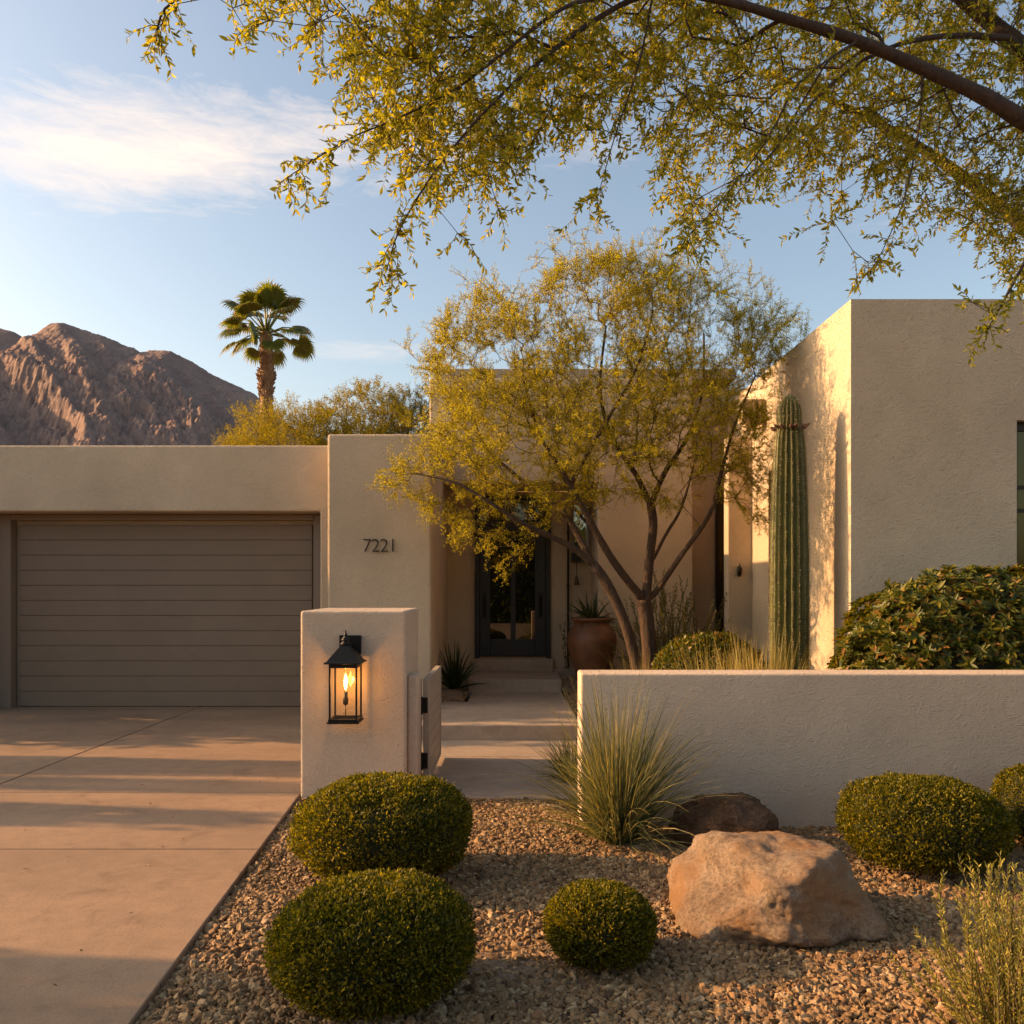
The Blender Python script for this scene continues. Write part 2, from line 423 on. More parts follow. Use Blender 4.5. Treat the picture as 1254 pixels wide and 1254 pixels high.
mixw = nt.nodes.new('ShaderNodeMix'); mixw.data_type = 'RGBA'
nt.links.new(cl, mixw.inputs[0]); nt.links.new(sky.outputs[0], mixw.inputs[6]); mixw.inputs[7].default_value = (4.9, 4.25, 3.95, 1)
nt.links.new(mixw.outputs[2], bg.inputs[0])

sl = bpy.data.lights.new('sun', 'SUN'); sl.energy = 3.6; sl.angle = R(.5); sl.color = (1, .60, .31)
so = bpy.data.objects.new('sun', sl); COL.objects.link(so); so.location = (-30, 4, 30)
so.rotation_euler = SUN.to_track_quat('Z', 'Y').to_euler()

cam = bpy.data.cameras.new('camera'); co = bpy.data.objects.new('camera', cam); COL.objects.link(co)
co.location = (0, 0, EYE); co.rotation_euler = (R(90), 0, 0)
cam.sensor_width = 36; cam.lens = 36 * F / 1254; cam.shift_y = (718 - 627) / 1254
cam.clip_start = .05; cam.clip_end = 12000
SC.camera = co
vs = SC.view_settings; vs.view_transform = 'Standard'; vs.look = 'None'; vs.exposure = 1.18; vs.gamma = 1
vs.use_white_balance = True; vs.white_balance_temperature = 7300; vs.white_balance_tint = 10
SC.render.engine = 'CYCLES'
SC.cycles.max_bounces = 8; SC.cycles.diffuse_bounces = 5; SC.cycles.transparent_max_bounces = 16
SC.cycles.use_denoising = True
SC.cycles.sample_clamp_indirect = 6

# ------------------------------------------------------------------ ground
g = MB()
g.add([(-3000, -800, -.012), (3000, -800, -.012), (3000, 5000, -.012), (-3000, 5000, -.012)], [(0, 1, 2, 3)])
tag(g.build('ground', M['soil']), kind='structure')

def sstep(a, b, x):
    t = min(1, max(0, (x - a) / (b - a))); return t * t * (3 - 2 * t)
def yard_z(x, y):
    f = .04 + .33 * sstep(7.0, 11.0, y)
    if x > .2:
        e = .02 + .12 * sstep(8.7, 9.2, y) + .17 * sstep(11.3, 12.0, y)
        k = sstep(.72, 1.15, x)
        return e * (1 - k) + f * k
    return f
nx, ny = 46, 56
V = []; Q = []
for j in range(ny + 1):
    for i in range(nx + 1):
        x = .695 + (9 - .695) * (i / nx) ** 1.8; y = 6.0 + 6.2 * j / ny
        V.append((x, y, yard_z(x, y) + .012 * mnoise.noise(Vector((x * 3, y * 3, 0)))))
for j in range(ny):
    for i in range(nx):
        a = j * (nx + 1) + i; Q.append((a, a + 1, a + nx + 2, a + nx + 1))
tag(np_mesh('yard_soil', V, Q, M['soil'], smooth=True), kind='structure')

# driveway: four cast slabs on a dark base, joints left open
d = MB()
def edge(y): return -1.30 - .30 * (y - 2.0) / 4.5 if y < 6.5 else -1.60 - .62 * (y - 6.5) / 4.2
gp = .006
def slab(xl, y0, y1, xr=None):
    xr0 = edge(y0) if xr is None else xr; xr1 = edge(y1) if xr is None else xr
    d.prism([(xl, y0 + gp), (xr0, y0 + gp), (xr1, y1 - gp), (xl, y1 - gp)], -.05, .032)
for (a, b_) in ((-1.5, 1.9), (1.9, 5.12), (5.12, 6.53)):
    slab(-9, a, b_)
slab(-4.06 + gp, 6.53, 11.42); slab(-9, 6.53, 11.42, -4.06 - gp)
dr = d.build('driveway', M['driveway'], bevel=.007, seg=2); tag(dr, kind='structure')
b_ = MB(); b_.prism([(-9, -1.4), (edge(0) - .02, -1.4), (-1.34, 2), (-1.62, 6.5), (-2.3, 11.4), (-9, 11.4)], -.05, .012)
tag(b_.build('driveway_base', M['joint']), kind='structure')

# path and steps
p = MB()
p.box(-.97, .69, 6.44, 7.24, -.1, .012); p.box(-.97, .69, 7.248, 8.0, -.1, .012); p.box(-.97, .69, 8.008, 8.86, -.1, .012)
p.prism([(-.96, 8.84), (.715, 8.84), (.675, 11.70), (-.55, 11.70), (-.55, 10.62), (-.96, 10.62)], -.05, .17)
p.box(-.60, .675, 11.64, 12.86, 0, .335)
tag(p.build('path', M['path'], bevel=.012), kind='structure')
p = MB(); p.box(-.965, 1.19, 12.86, 13.0, 0, .375)
tag(p.build('porch_floor', M['path'], bevel=.008), kind='structure')
# planting bed left of the steps
V = []; Q = []
for j in range(13):
    for i in range(9):
        x = -.965 + .36 * i / 8; y = 10.63 + 1.35 * j / 12
        e = min(i, 8 - i) / 4
        V.append((x, y, .16 + .10 * math.sin(math.pi * min(1, j / 10)) * (1 - (i / 8) ** 3) + .012 * mnoise.noise(Vector((x * 9, y * 9, 3)))))
for j in range(12):
    for i in range(8):
        a = j * 9 + i; Q.append((a, a + 1, a + 10, a + 9))
tag(np_mesh('planting_bed', V, Q, M['soil'], smooth=True), kind='structure')

# ------------------------------------------------------------------ gravel (stuff)
rng = np.random.default_rng(5)
pts = []
def fill(x0, x1, y0, y1, sp, ok, zf):
    xs = np.arange(x0, x1, sp); ys = np.arange(y0, y1, sp)
    X, Y = np.meshgrid(xs, ys); X = X.ravel() + rng.uniform(-.6, .6, X.size) * sp; Y = Y.ravel() + rng.uniform(-.6, .6, Y.size) * sp
    for x, y in zip(X, Y):
        if ok(x, y): pts.append((x, y, zf(x, y)))
def und(x, y): return .012 * math.sin(2.1 * x + 1.3 * y) + .01 * math.sin(4.7 * y - 1.1 * x)
def front_ok(x, y):
    if abs(x) > .63 * y + .35: return False
    if x < edge(y) + .005: return False
    if y > 6.425: return False
    if y > 5.72 and x > .45: return False
    return True
fill(-1.7, 4.3, 2.6, 6.44, .0172, front_ok, lambda x, y: und(x, y) * (0 if x < edge(y) + .1 else 1) + rng.uniform(-.006, .004))
fill(.70, 2.0, 7.4, 12.0, .036, lambda x, y: True, lambda x, y: yard_z(x, y) + rng.uniform(-.006, .006))
fill(-.95, -.58, 10.66, 11.9, .034, lambda x, y: True, lambda x, y: .17 + rng.uniform(-.005, .005))
pts = np.array(pts)
npt = len(pts)
me = bpy.data.meshes.new('gravel'); me.vertices.add(npt); me.vertices.foreach_set('co', pts.astype(np.float32).ravel())
at = me.attributes.new('rot', 'FLOAT_VECTOR', 'POINT'); at.data.foreach_set('vector', (rng.uniform(-1, 1, (npt, 3)) * np.array([.9, .9, 3.14])).astype(np.float32).ravel())
sc_ = (rng.lognormal(0, .28, npt)[:, None] * np.array([1, 1, .75]) * rng.uniform(.8, 1.25, (npt, 3))).clip(.45, 2.0)
at = me.attributes.new('siz', 'FLOAT_VECTOR', 'POINT'); at.data.foreach_set('vector', sc_.astype(np.float32).ravel())
at = me.attributes.new('pick', 'INT', 'POINT'); at.data.foreach_set('value', rng.integers(0, 7, npt).astype(np.int32))
m, nt2, b = mat('gravel_stone')
oi = nt2.nodes.new('ShaderNodeObjectInfo')
c1 = ramp(nt2, oi.outputs['Random'], [(0, (.11, .062, .03)), (.2, (.23, .138, .062)), (.45, (.32, .195, .090)), (.65, (.21, .108, .046)), (.82, (.36, .235, .118)), (1, (.42, .29, .16))])
n1 = N(nt2, 'ShaderNodeTexNoise', Scale=60.0, Detail=4.0); tcn = nt2.nodes.new('ShaderNodeTexCoord'); nt2.links.new(tcn.outputs['Object'], n1.inputs['Vector'])
mx = N(nt2, 'ShaderNodeMix', data_type='RGBA', blend_type='MULTIPLY'); mx.inputs[0].default_value = 1
nt2.links.new(c1, mx.inputs[6]); nt2.links.new(ramp(nt2, n1.outputs[0], [(.3, (.75, .72, .7)), (.65, (1.05, 1.05, 1.05))]), mx.inputs[7])
nt2.links.new(mx.outputs[2], b.inputs['Base Color']); b.inputs['Roughness'].default_value = .75; b.inputs['Specular IOR Level'].default_value = .3
M['stone'] = m
me.materials.append(m)
go = bpy.data.objects.new('gravel', me); COL.objects.link(go); tag(go, 'tan and brown decorative gravel between the shrubs', 'gravel', kind='stuff')
ng = bpy.data.node_groups.new('gravel_nodes', 'GeometryNodeTree')
ng.interface.new_socket('Geometry', in_out='INPUT', socket_type='NodeSocketGeometry'); ng.interface.new_socket('Geometry', in_out='OUTPUT', socket_type='NodeSocketGeometry')
gi = ng.nodes.new('NodeGroupInput'); gout = ng.nodes.new('NodeGroupOutput')
join = ng.nodes.new('GeometryNodeGeometryToInstance')
for k in range(7):
    ico = ng.nodes.new('GeometryNodeMeshIcoSphere'); ico.inputs['Radius'].default_value = .0128; ico.inputs['Subdivisions'].default_value = 2
    nz = ng.nodes.new('ShaderNodeTexNoise'); nz.inputs['Scale'].default_value = 55; nz.inputs['Detail'].default_value = 1
    pos = ng.nodes.new('GeometryNodeInputPosition'); ad = ng.nodes.new('ShaderNodeVectorMath'); ad.inputs[1].default_value = (k * 3.7, k * 1.3, k * 2.1)
    ng.links.new(pos.outputs[0], ad.inputs[0]); ng.links.new(ad.outputs[0], nz.inputs['Vector'])
    sb = ng.nodes.new('ShaderNodeVectorMath'); sb.operation = 'SUBTRACT'; sb.inputs[1].default_value = (.5, .5, .5); ng.links.new(nz.outputs['Color'], sb.inputs[0])
    sca = ng.nodes.new('ShaderNodeVectorMath'); sca.operation = 'SCALE'; sca.inputs['Scale'].default_value = .032; ng.links.new(sb.outputs[0], sca.inputs[0])
    sp_ = ng.nodes.new('GeometryNodeSetPosition'); ng.links.new(ico.outputs[0], sp_.inputs['Geometry']); ng.links.new(sca.outputs[0], sp_.inputs['Offset'])
    sm = ng.nodes.new('GeometryNodeSetMaterial'); sm.inputs['Material'].default_value = m; ng.links.new(sp_.outputs[0], sm.inputs[0])
    if k % 2:
        ss = ng.nodes.new('GeometryNodeSetShadeSmooth'); ng.links.new(sm.outputs[0], ss.inputs[0]); ng.links.new(ss.outputs[0], join.inputs[0])
    else:
        ng.links.new(sm.outputs[0], join.inputs[0])
iop = ng.nodes.new('GeometryNodeInstanceOnPoints'); iop.inputs['Pick Instance'].default_value = True
def named(nm, dt):
    n = ng.nodes.new('GeometryNodeInputNamedAttribute'); n.data_type = dt; n.inputs['Name'].default_value = nm
    return [o for o in n.outputs if o.enabled and o.name == 'Attribute'][0]
ng.links.new(gi.outputs[0], iop.inputs['Points']); ng.links.new(join.outputs[0], iop.inputs['Instance'])
ng.links.new(named('pick', 'INT'), iop.inputs['Instance Index']); ng.links.new(named('rot', 'FLOAT_VECTOR'), iop.inputs['Rotation']); ng.links.new(named('siz', 'FLOAT_VECTOR'), iop.inputs['Scale'])
ng.links.new(iop.outputs[0], gout.inputs[0])
go.modifiers.new('gravel', 'NODES').node_group = ng

# fallen leaves
rng = np.random.default_rng(77)
B = []; 
while len(B) < 520:
    x = rng.uniform(-3.2, 3.4); y = rng.uniform(3.0, 7.4)
    if rng.random() > (.15 if x < edge(y) else 1): continue
    if y > 5.6 and x > .4 or y > 6.4 and x > -1.6: continue
    B.append((x, y, .040 if x < edge(y) else .028 + rng.random() * .012))
n_ = len(B); dl = rdir(rng, n_); dl[:, 2] *= .25; nl_ = rdir(rng, n_) * .4 + np.array([0, 0, 1])
V, Q = leaf_arrays(np.array(B), dl, nl_, rng.uniform(.018, .038, n_), .010, True, .2, .1)
M['litter'] = leaf_mat('fallen_leaf', [(0, (.12, .07, .025)), (.6, (.26, .17, .06)), (1, (.36, .27, .10))], .2, .7, .2)
tag(np_mesh('leaf_litter', V, Q, M['litter']), 'small dry leaves fallen on the gravel and driveway', 'leaves', kind='stuff')

# ------------------------------------------------------------------ house
house = empty('house', (0, 12, 0), 'low flat roofed desert house of tan stucco with a garage on the left', 'house')

def wall_holes(mb, axis, a0, a1, z0, z1, c0, c1, holes, mi=0):
    """wall slab; axis 'x': runs along x, front at y=c0, back y=c1. axis 'y': runs along y, face at x=c0, back x=c1."""
    As = sorted(set([a0, a1] + [h[0] for h in holes] + [h[1] for h in holes]))
    Zs = sorted(set([z0, z1] + [h[2] for h in holes] + [h[3] for h in holes]))
    def hole(i, k):
        if i < 0 or k < 0 or i >= len(As) - 1 or k >= len(Zs) - 1: return True
        ca = (As[i] + As[i+1]) / 2; cz = (Zs[k] + Zs[k+1]) / 2
        return any(h[0] < ca < h[1] and h[2] < cz < h[3] for h in holes)
    idx = {}; vs = []; fs = []
    def v(i, k, s):
        key = (i, k, s)
        if key not in idx:
            idx[key] = len(vs); a = As[i]; z = Zs[k]; c = c1 if s else c0
            vs.append((a, c, z) if axis == 'x' else (c, a, z))
        return idx[key]
    for i in range(len(As) - 1):
        for k in range(len(Zs) - 1):
            if hole(i, k): continue
            fs.append((v(i,k,0), v(i+1,k,0), v(i+1,k+1,0), v(i,k+1,0)))
            fs.append((v(i,k,1), v(i,k+1,1), v(i+1,k+1,1), v(i+1,k,1)))
            if hole(i-1, k): fs.append((v(i,k,0), v(i,k+1,0), v(i,k+1,1), v(i,k,1)))
            if hole(i+1, k): fs.append((v(i+1,k,0), v(i+1,k,1), v(i+1,k+1,1), v(i+1,k+1,0)))
            if hole(i, k-1): fs.append((v(i,k,0), v(i,k,1), v(i+1,k,1), v(i+1,k,0)))
            if hole(i, k+1): fs.append((v(i,k+1,0), v(i+1,k+1,0), v(i+1,k+1,1), v(i,k+1,1)))
    if axis == 'y': fs = [f[::-1] for f in fs]
    # ensure consistent outward normals
    bm = bmesh.new(); bv = [bm.verts.new(q) for q in vs]
    for f in fs: bm.faces.new([bv[i] for i in f])
    bmesh.ops.recalc_face_normals(bm, faces=bm.faces)
    bm.verts.index_update()
    mb.add([q.co for q in bm.verts], [[q.index for q in f.verts] for f in bm.faces], mi); bm.free()
    return mb

# garage wing
wall_holes(MB(), 'x', -9.2, -2.222, -.1, 3.36, 10.7, 11.2, [(-6.78, -2.395, -.2, 2.535)]).build('garage_wall', M['stucco'], house, bevel=.022)
MB().box(-9.2, -2.222, 11.22, 17, -.1, 3.2).build('garage_wing', M['stucco'], house)
f = MB()
f.box(-6.79, -6.425, 11.225, 11.40, 0, 2.54); f.box(-2.61, -2.385, 11.225, 11.40, 0, 2.54); f.box(-6.425, -2.61, 11.225, 11.40, 2.405, 2.54)
# stepped inner lining of the opening
f.box(-6.785, -6.47, 11.06, 11.222, 0, 2.53); f.box(-2.56, -2.398, 11.06, 11.222, 0, 2.53); f.box(-6.468, -2.562, 11.06, 11.222, 2.455, 2.53)
f.build('door_frame', M['garage_frame'], house, bevel=.006)
gd = MB()
nb = 12; h0, h1 = .035, 2.40; bh = (h1 - h0) / nb
for k in range(nb):
    a = h0 + k * bh; cy = 11.17
    gd.box(-6.43, -2.605, cy, cy + .045, a + .0032, a + bh - .0032)
gd.box(-6.42, -2.61, 11.185, 11.21, .03, 2.40)
gdo = gd.build('garage_door', M['garage'], house, bevel=.005)
s_ = MB(); s_.box(-6.42, -2.61, 11.168, 11.215, .006, .034); s_.build('bottom_seal', M['black'], gdo)

# number block
MB().box(-2.217, -.971, 10.3, 13.5, -.1, 3.43).build('entry_wall', M['stucco'], house, bevel=.025)
# digits
def digit(ch, x, z, size, y, parent):
    cu = bpy.data.curves.new('digit', 'FONT'); cu.body = ch; cu.size = size; cu.extrude = .007; cu.offset = -.0045
    o = bpy.data.objects.new('tmp_digit', cu); COL.objects.link(o)
    dg = bpy.context.evaluated_depsgraph_get(); dg.update()
    me = bpy.data.meshes.new_from_object(o.evaluated_get(dg)); bpy.data.objects.remove(o)
    me.transform(Matrix.Translation((x, y, z)) @ Matrix.Rotation(R(90), 4, 'X'))
    me.name = 'digit'; me.materials.clear()
    return link('house_number', me, M['digit'], parent)
for k, ch in enumerate('7221'):
    digit(ch, -1.797 + .103 * k, 2.012, .232, 10.284, house)

# tall middle block with the porch opening
mw = MB()
wall_holes(mw, 'x', -1.154, 2.53, -.1, 4.515, 12.0, 12.32, [(-1.02, 1.2, -.2, 3.04)])
mw.build('tall_wall', M['stucco'], house, bevel=.02)
MB().box(-1.10, 3.155, 12.09, 13.35, 4.517, 4.67).build('parapet', M['stucco_shade'], house, bevel=.012)
MB().box(2.532, 3.9, 12.62, 13.0, -.1, 4.515).build('recess_wall', M['stucco_grey'], house)
pw = MB()
wall_holes(pw, 'x', -1.02, 1.36, -.1, 3.04, 13.0, 13.2, [(-.56, .582, .5, 2.98)])
pw.build('porch_wall', M['stucco'], house, bevel=.012)
s_ = MB(); s_.box(1.2, 1.34, 12.322, 12.998, 0, 3.04); s_.build('porch_side', M['stucco'], house)
s_ = MB(); s_.box(-1.02, -.972, 12.322, 12.998, 0, 3.04); s_.build('porch_side', M['stucco'], house)
MB().box(-1.02, 1.35, 12.322, 13.0, 3.042, 3.14).build('porch_ceiling', M['stucco_shade'], house)
MB().box(-1.0, 3.9, 13.21, 17, 0, 4.5).build('middle_wing', M['stucco'], house)
# front door with transom
fd = MB()
x0, x1 = -.558, .580
fd.box(x0, x0 + .07, 12.93, 13.08, .515, 2.97); fd.box(x1 - .07, x1, 12.93, 13.08, .515, 2.97)
fd.box(x0 + .07, x1 - .07, 12.93, 13.08, 2.90, 2.97); fd.box(x0 + .07, x1 - .07, 12.93, 13.08, 2.52, 2.60)
fdo = fd.build('front_door', M['black_door'], house, bevel=.006)
lf = MB()
lf.box(-.486, -.33, 12.95, 13.02, .535, 2.515); lf.box(.345, .508, 12.95, 13.02, .535, 2.515)
lf.box(-.33, .345, 12.95, 13.02, .535, .80); lf.box(-.33, .345, 12.95, 13.02, 2.44, 2.515)
lf.box(-.02, .055, 12.955, 13.015, .80, 2.44)
lf.build('door_leaf', M['black_door'], fdo, bevel=.004)
MB().box(-.33, -.02, 12.985, 13.0, .80, 2.44).build('glass_pane', M['door_glass'], fdo)
MB().box(.055, .345, 12.985, 13.0, .80, 2.44).build('glass_pane', M['door_glass'], fdo)
MB().box(-.488, .510, 12.985, 13.0, 2.60, 2.90).build('transom_pane', M['door_glass'], fdo)
for xx in (-.415, .43):
    h = MB(); h.box(xx - .03, xx + .03, 12.935, 12.95, 1.12, 1.50)
    h.tube([(xx, 12.95, 1.18), (xx, 12.89, 1.20), (xx, 12.885, 1.32), (xx, 12.89, 1.42), (xx, 12.95, 1.44)], .012, 8)
    h.build('handle', M['black'], fdo, smooth=False)
MB().box(-.49, .51, 12.90, 12.929, .515, .535).build('threshold', plain('threshold_wood', (.34, .2, .09), .5), fdo)
MB().box(-.60, .615, 12.82, 12.999, .30, .513).build('door_step', M['path'], house, bevel=.008)
# sidelight window
sw = MB(); sw.box(.905, .935, 12.955, 12.998, 1.95, 2.86); sw.box(1.165, 1.197, 12.955, 12.998, 1.95, 2.86); sw.box(.935, 1.165, 12.955, 12.998, 2.83, 2.86); sw.box(.935, 1.165, 12.955, 12.998, 1.95, 1.98)
swo = sw.build('window', M['garage_frame'], house)
MB().box(.935, 1.165, 12.975, 12.985, 1.98, 2.83).build('pane', M['sidelight_glass'], swo)
# downspout
dsp = MB(); dsp.tube([(.845, 12.90, .38), (.845, 12.90, 2.6)], .017, 8)
for z in (.8, 1.6, 2.4): dsp.box(.82, .87, 12.9, 12.998, z, z + .025)
dsp.build('downspout', M['bronze'], house)

# right wing
rw = MB()
wall_holes(rw, 'x', 3.162, 10.5, -.1, 4.28, 8.0, 8.4, [(4.71, 6.3, .95, 3.15)])
rw.build('right_wall', M['stucco_grey'], house)
sw_ = MB()
wall_holes(sw_, 'y', 8.4, 11.29, -.1, 4.28, 3.162, 3.6, [(9.55, 10.57, .9, 3.02)])
sw_.build('side_wall', M['stucco_grey'], house)
MB().box(2.845, 3.60, 11.292, 11.52, -.1, 3.575).build('pier', M['stucco_grey'], house, bevel=.015)
MB().box(3.162, 3.6, 11.292, 12.61, 3.578, 4.28).build('lintel', M['stucco'], house, bevel=.012)
MB().box(3.605, 10.5, 8.405, 17, -.1, 4.1).build('right_wing', M['stucco'], house)
cs = MB(); cs.box(3.12, 3.60, 10.42, 10.53, 0, .001)
# canale (roof spout) on the side wall
cn = MB(); cn.box(2.86, 3.161, 10.66, 10.86, 3.64, 3.70); cn.box(2.86, 3.161, 10.66, 10.70, 3.70, 3.93); cn.box(2.86, 3.161, 10.82, 10.86, 3.70, 3.93); cn.box(2.86, 3.161, 10.70, 10.82, 3.89, 3.93)
cn.build('roof_spout', M['stucco'], house, bevel=.01)
# niche window on the side wall
nw = MB(); nw.box(3.30, 3.36, 9.552, 9.61, .9, 3.018); nw.box(3.30, 3.36, 10.50, 10.568, .9, 3.018); nw.box(3.30, 3.36, 9.61, 10.5, 2.95, 3.018); nw.box(3.30, 3.36, 9.61, 10.5, .9, .97)
nwo = nw.build('window', M['bronze'], house)
MB().box(3.33, 3.345, 9.61, 10.5, .97, 2.95).build('pane', M['window_glass'], nwo)
# glazed slot in the recess
rg = MB(); rg.box(2.99, 3.03, 12.56, 12.618, .36, 3.05); rg.box(3.10, 3.125, 12.56, 12.618, .36, 3.05); rg.box(3.19, 3.23, 12.56, 12.618, .36, 3.05); rg.box(3.03, 3.19, 12.56, 12.618, 3.0, 3.05)
rgo = rg.build('window', M['black'], house)
MB().box(3.03, 3.10, 12.59, 12.6, .36, 3.0).build('pane', M['window_glass'], rgo)
MB().box(3.125, 3.19, 12.59, 12.6, .36, 3.0).build('pane', M['window_glass'], rgo)
# front window at the right edge
fw = MB(); fw.box(4.712, 4.775, 8.10, 8.18, .952, 3.148); fw.box(6.235, 6.298, 8.10, 8.18, .952, 3.148); fw.box(4.775, 6.235, 8.10, 8.18, 3.07, 3.148); fw.box(4.775, 6.235, 8.10, 8.18, .952, 1.03)
for z in (2.30, 2.52): fw.box(4.775, 6.235, 8.115, 8.165, z, z + .035)
fw.box(5.48, 5.53, 8.113, 8.167, 1.03, 3.07)
fwo = fw.build('window', M['bronze'], house)
MB().box(4.775, 6.235, 8.135, 8.145, 1.03, 3.07).build('pane', M['window_glass'], fwo)

# wall fixture on the pier
wf = empty('wall_fixture', (2.985, 11.29, 1.72), 'small dark fixture on the pale pier left of the saguaro', 'light fixture')
o_ = MB(); o_.box(2.965, 3.005, 11.272, 11.291, 1.74, 1.86); o_.build('backplate', M['bronze'], wf)
o_ = MB(); o_.lathe((2.985, 11.24, 1.72), [(.004, 0), (.022, .03), (.032, .08), (.030, .12), (.012, .15), (.004, .18)], 10); o_.build('shade', M['bronze'], wf, smooth=True)

# hanging bell by the door
hb = empty('hanging_bell', (.97, 12.8, 1.62), 'small bell hanging on a cord right of the dark front door', 'bell')
o_ = MB(); o_.box(.90, 1.03, 12.86, 12.998, 1.98, 2.10); o_.build('bracket', M['bronze'], hb)
o_ = MB(); o_.tube([(.97, 12.87, 1.99), (.97, 12.87, 1.76)], .005, 6); o_.build('cord', M['black'], hb)
o_ = MB(); o_.lathe((.97, 12.87, 1.62), [(.045, 0), (.042, .015), (.026, .06), (.02, .12), (.006, .145)], 14); o_.build('bell', plain('aged_brass', (.12, .085, .04), .4, .8), hb, smooth=True)

# ------------------------------------------------------------------ gate pillar, garden wall, gate
pil = empty('gate_pillar', (-1.19, 6.85, 0), 'square tan stucco pillar carrying the lit lantern beside the driveway', 'pillar')
MB().box(-1.583, -.794, 6.41, 7.28, -.1, 1.417).build('pillar_shaft', M['stucco_wall'], pil, bevel=.02, seg=3)
MB().box(-.793, -.715, 6.50, 6.74, -.1, .925).build('gate_stub', M['stucco_wall'], pil, bevel=.015)
gw = MB().box(.457, 7.5, 5.71, 5.99, -.1, 1.018).build('garden_wall', M['stucco_wall'], None, (2.5, 5.85, 0), bevel=.016, seg=3)
tag(gw, 'long low tan stucco garden wall behind the gravel bed', 'garden wall')
gt = empty('garden_gate', (-.69, 6.78, 0), 'tan boarded gate swung open against the stucco pillar', 'gate')
o_ = MB(); y0, y1 = 6.80, 7.95
for k in range(7):
    a = .07 + k * .111; o_.box(-.695, -.665, y0 + .05, y1 - .05, a, a + .107)
o_.build('board_panel', M['gate'], gt, bevel=.004)
o_ = MB(); o_.box(-.705, -.655, y0, y0 + .05, .04, .865); o_.box(-.705, -.655, y1 - .05, y1, .04, .865); o_.box(-.705, -.655, y0 + .05, y1 - .05, .848, .868); o_.box(-.705, -.655, y0 + .05, y1 - .05, .04, .068)
o_.build('gate_frame', M['gate'], gt, bevel=.005)
o_ = MB(); o_.box(-.728, -.668, 6.765, 6.80, .60, .72); o_.tube([(-.716, 6.76, .59), (-.716, 6.76, .73)], .014, 8); o_.build('hinge', M['black'], gt)
o_ = MB(); o_.box(-.728, -.668, 6.765, 6.80, .16, .28); o_.tube([(-.716, 6.76, .15), (-.716, 6.76, .29)], .014, 8); o_.build('hinge', M['black'], gt)
o_ = MB(); o_.box(-.722, -.714, 6.745, 6.765, .05, .87); o_.build('strike_bar', M['black'], gt)

# ------------------------------------------------------------------ lantern
LX, LY = -1.213, 6.25
lan = empty('wall_lantern', (LX, 6.41, .62), 'black lantern with glowing bulb fixed to the stucco pillar', 'lantern')
def sq_frustum(mb, cx, cy, prof):
    vs = []; fs = []
    for r, z in prof: vs += [(cx - r, cy - r, z), (cx + r, cy - r, z), (cx + r, cy + r, z), (cx - r, cy + r, z)]
    for i in range(len(prof) - 1):
        for k in range(4):
            k2 = (k + 1) % 4; fs.append((i*4+k, i*4+k2, i*4+4+k2, i*4+4+k))
    fs.append((3, 2, 1, 0)); e = (len(prof) - 1) * 4; fs.append((e, e+1, e+2, e+3))
    return mb.add(vs, fs)
o_ = MB(); o_.box(LX - .075, LX + .088, 6.385, 6.409, 1.09, 1.235); o_.build('backplate', M['black'], lan, bevel=.004)
o_ = MB(); o_.tube([(LX + .01, 6.39, 1.15), (LX + .005, 6.32, 1.165), (LX, LY, 1.15)], .014, 10); o_.build('arm', M['black'], lan, smooth=True)
o_ = MB(); sq_frustum(o_, LX, LY, [(.132, 1.042), (.133, 1.050), (.114, 1.062), (.092, 1.092), (.064, 1.128), (.040, 1.158), (.034, 1.172)]); ro = o_.build('lantern_roof', M['black'], lan, bevel=.002)
o_ = MB(); o_.lathe((LX, LY, 1.172), [(.03, 0), (.042, .008), (.03, .018), (.022, .026), (.033, .036), (.026, .05), (.011, .062), (.016, .07), (.008, .085), (.002, .11)], 16); o_.build('finial', M['black'], ro, smooth=True)
o_ = MB(); hw = .102; t = .013
for sx_ in (-1, 1):
    for sy_ in (-1, 1):
        cx_, cy_ = LX + sx_ * (hw - t / 2), LY + sy_ * (hw - t / 2)
        o_.box(cx_ - t/2, cx_ + t/2, cy_ - t/2, cy_ + t/2, .645, 1.041)
for z0, z1 in ((.625, .645), (1.012, 1.040)):
    e = .004 if z0 < .7 else -.0005
    o_.box(LX - hw - e, LX + hw + e, LY - hw - e, LY - hw + t + .003, z0, z1); o_.box(LX - hw - e, LX + hw + e, LY + hw - t - .003, LY + hw + e, z0, z1)
    o_.box(LX - hw - e, LX - hw + t, LY - hw + t + .003, LY + hw - t - .003, z0, z1); o_.box(LX + hw - t, LX + hw + e, LY - hw + t + .003, LY + hw - t - .003, z0, z1)
o_.box(LX - hw - .012, LX + hw + .012, LY - hw - .012, LY + hw + .012, .613, .6245)
o_.build('cage', M['black'], lan, bevel=.002)
hi = hw - .006
for dx, dy in ((0, -1), (0, 1), (-1, 0), (1, 0)):
    o_ = MB()
    if dx == 0: o_.add([(LX - hi, LY + dy * hi, .645), (LX + hi, LY + dy * hi, .645), (LX + hi, LY + dy * hi, 1.012), (LX - hi, LY + dy * hi, 1.012)], [(0, 1, 2, 3)])
    else: o_.add([(LX + dx * hi, LY - hi, .645), (LX + dx * hi, LY + hi, .645), (LX + dx * hi, LY + hi, 1.012), (LX + dx * hi, LY - hi, 1.012)], [(0, 1, 2, 3)])
    o_.build('glass_pane', M['lamp_glass'], lan)
o_ = MB(); o_.tube([(LX, LY, .64), (LX, LY, .74)], .004, 8); o_.lathe((LX, LY, .735), [(.012, 0), (.020, .012), (.020, .05), (.015, .058), (.015, .095), (.01, .10)], 14); o_.build('socket', M['bronze'], lan, smooth=True)
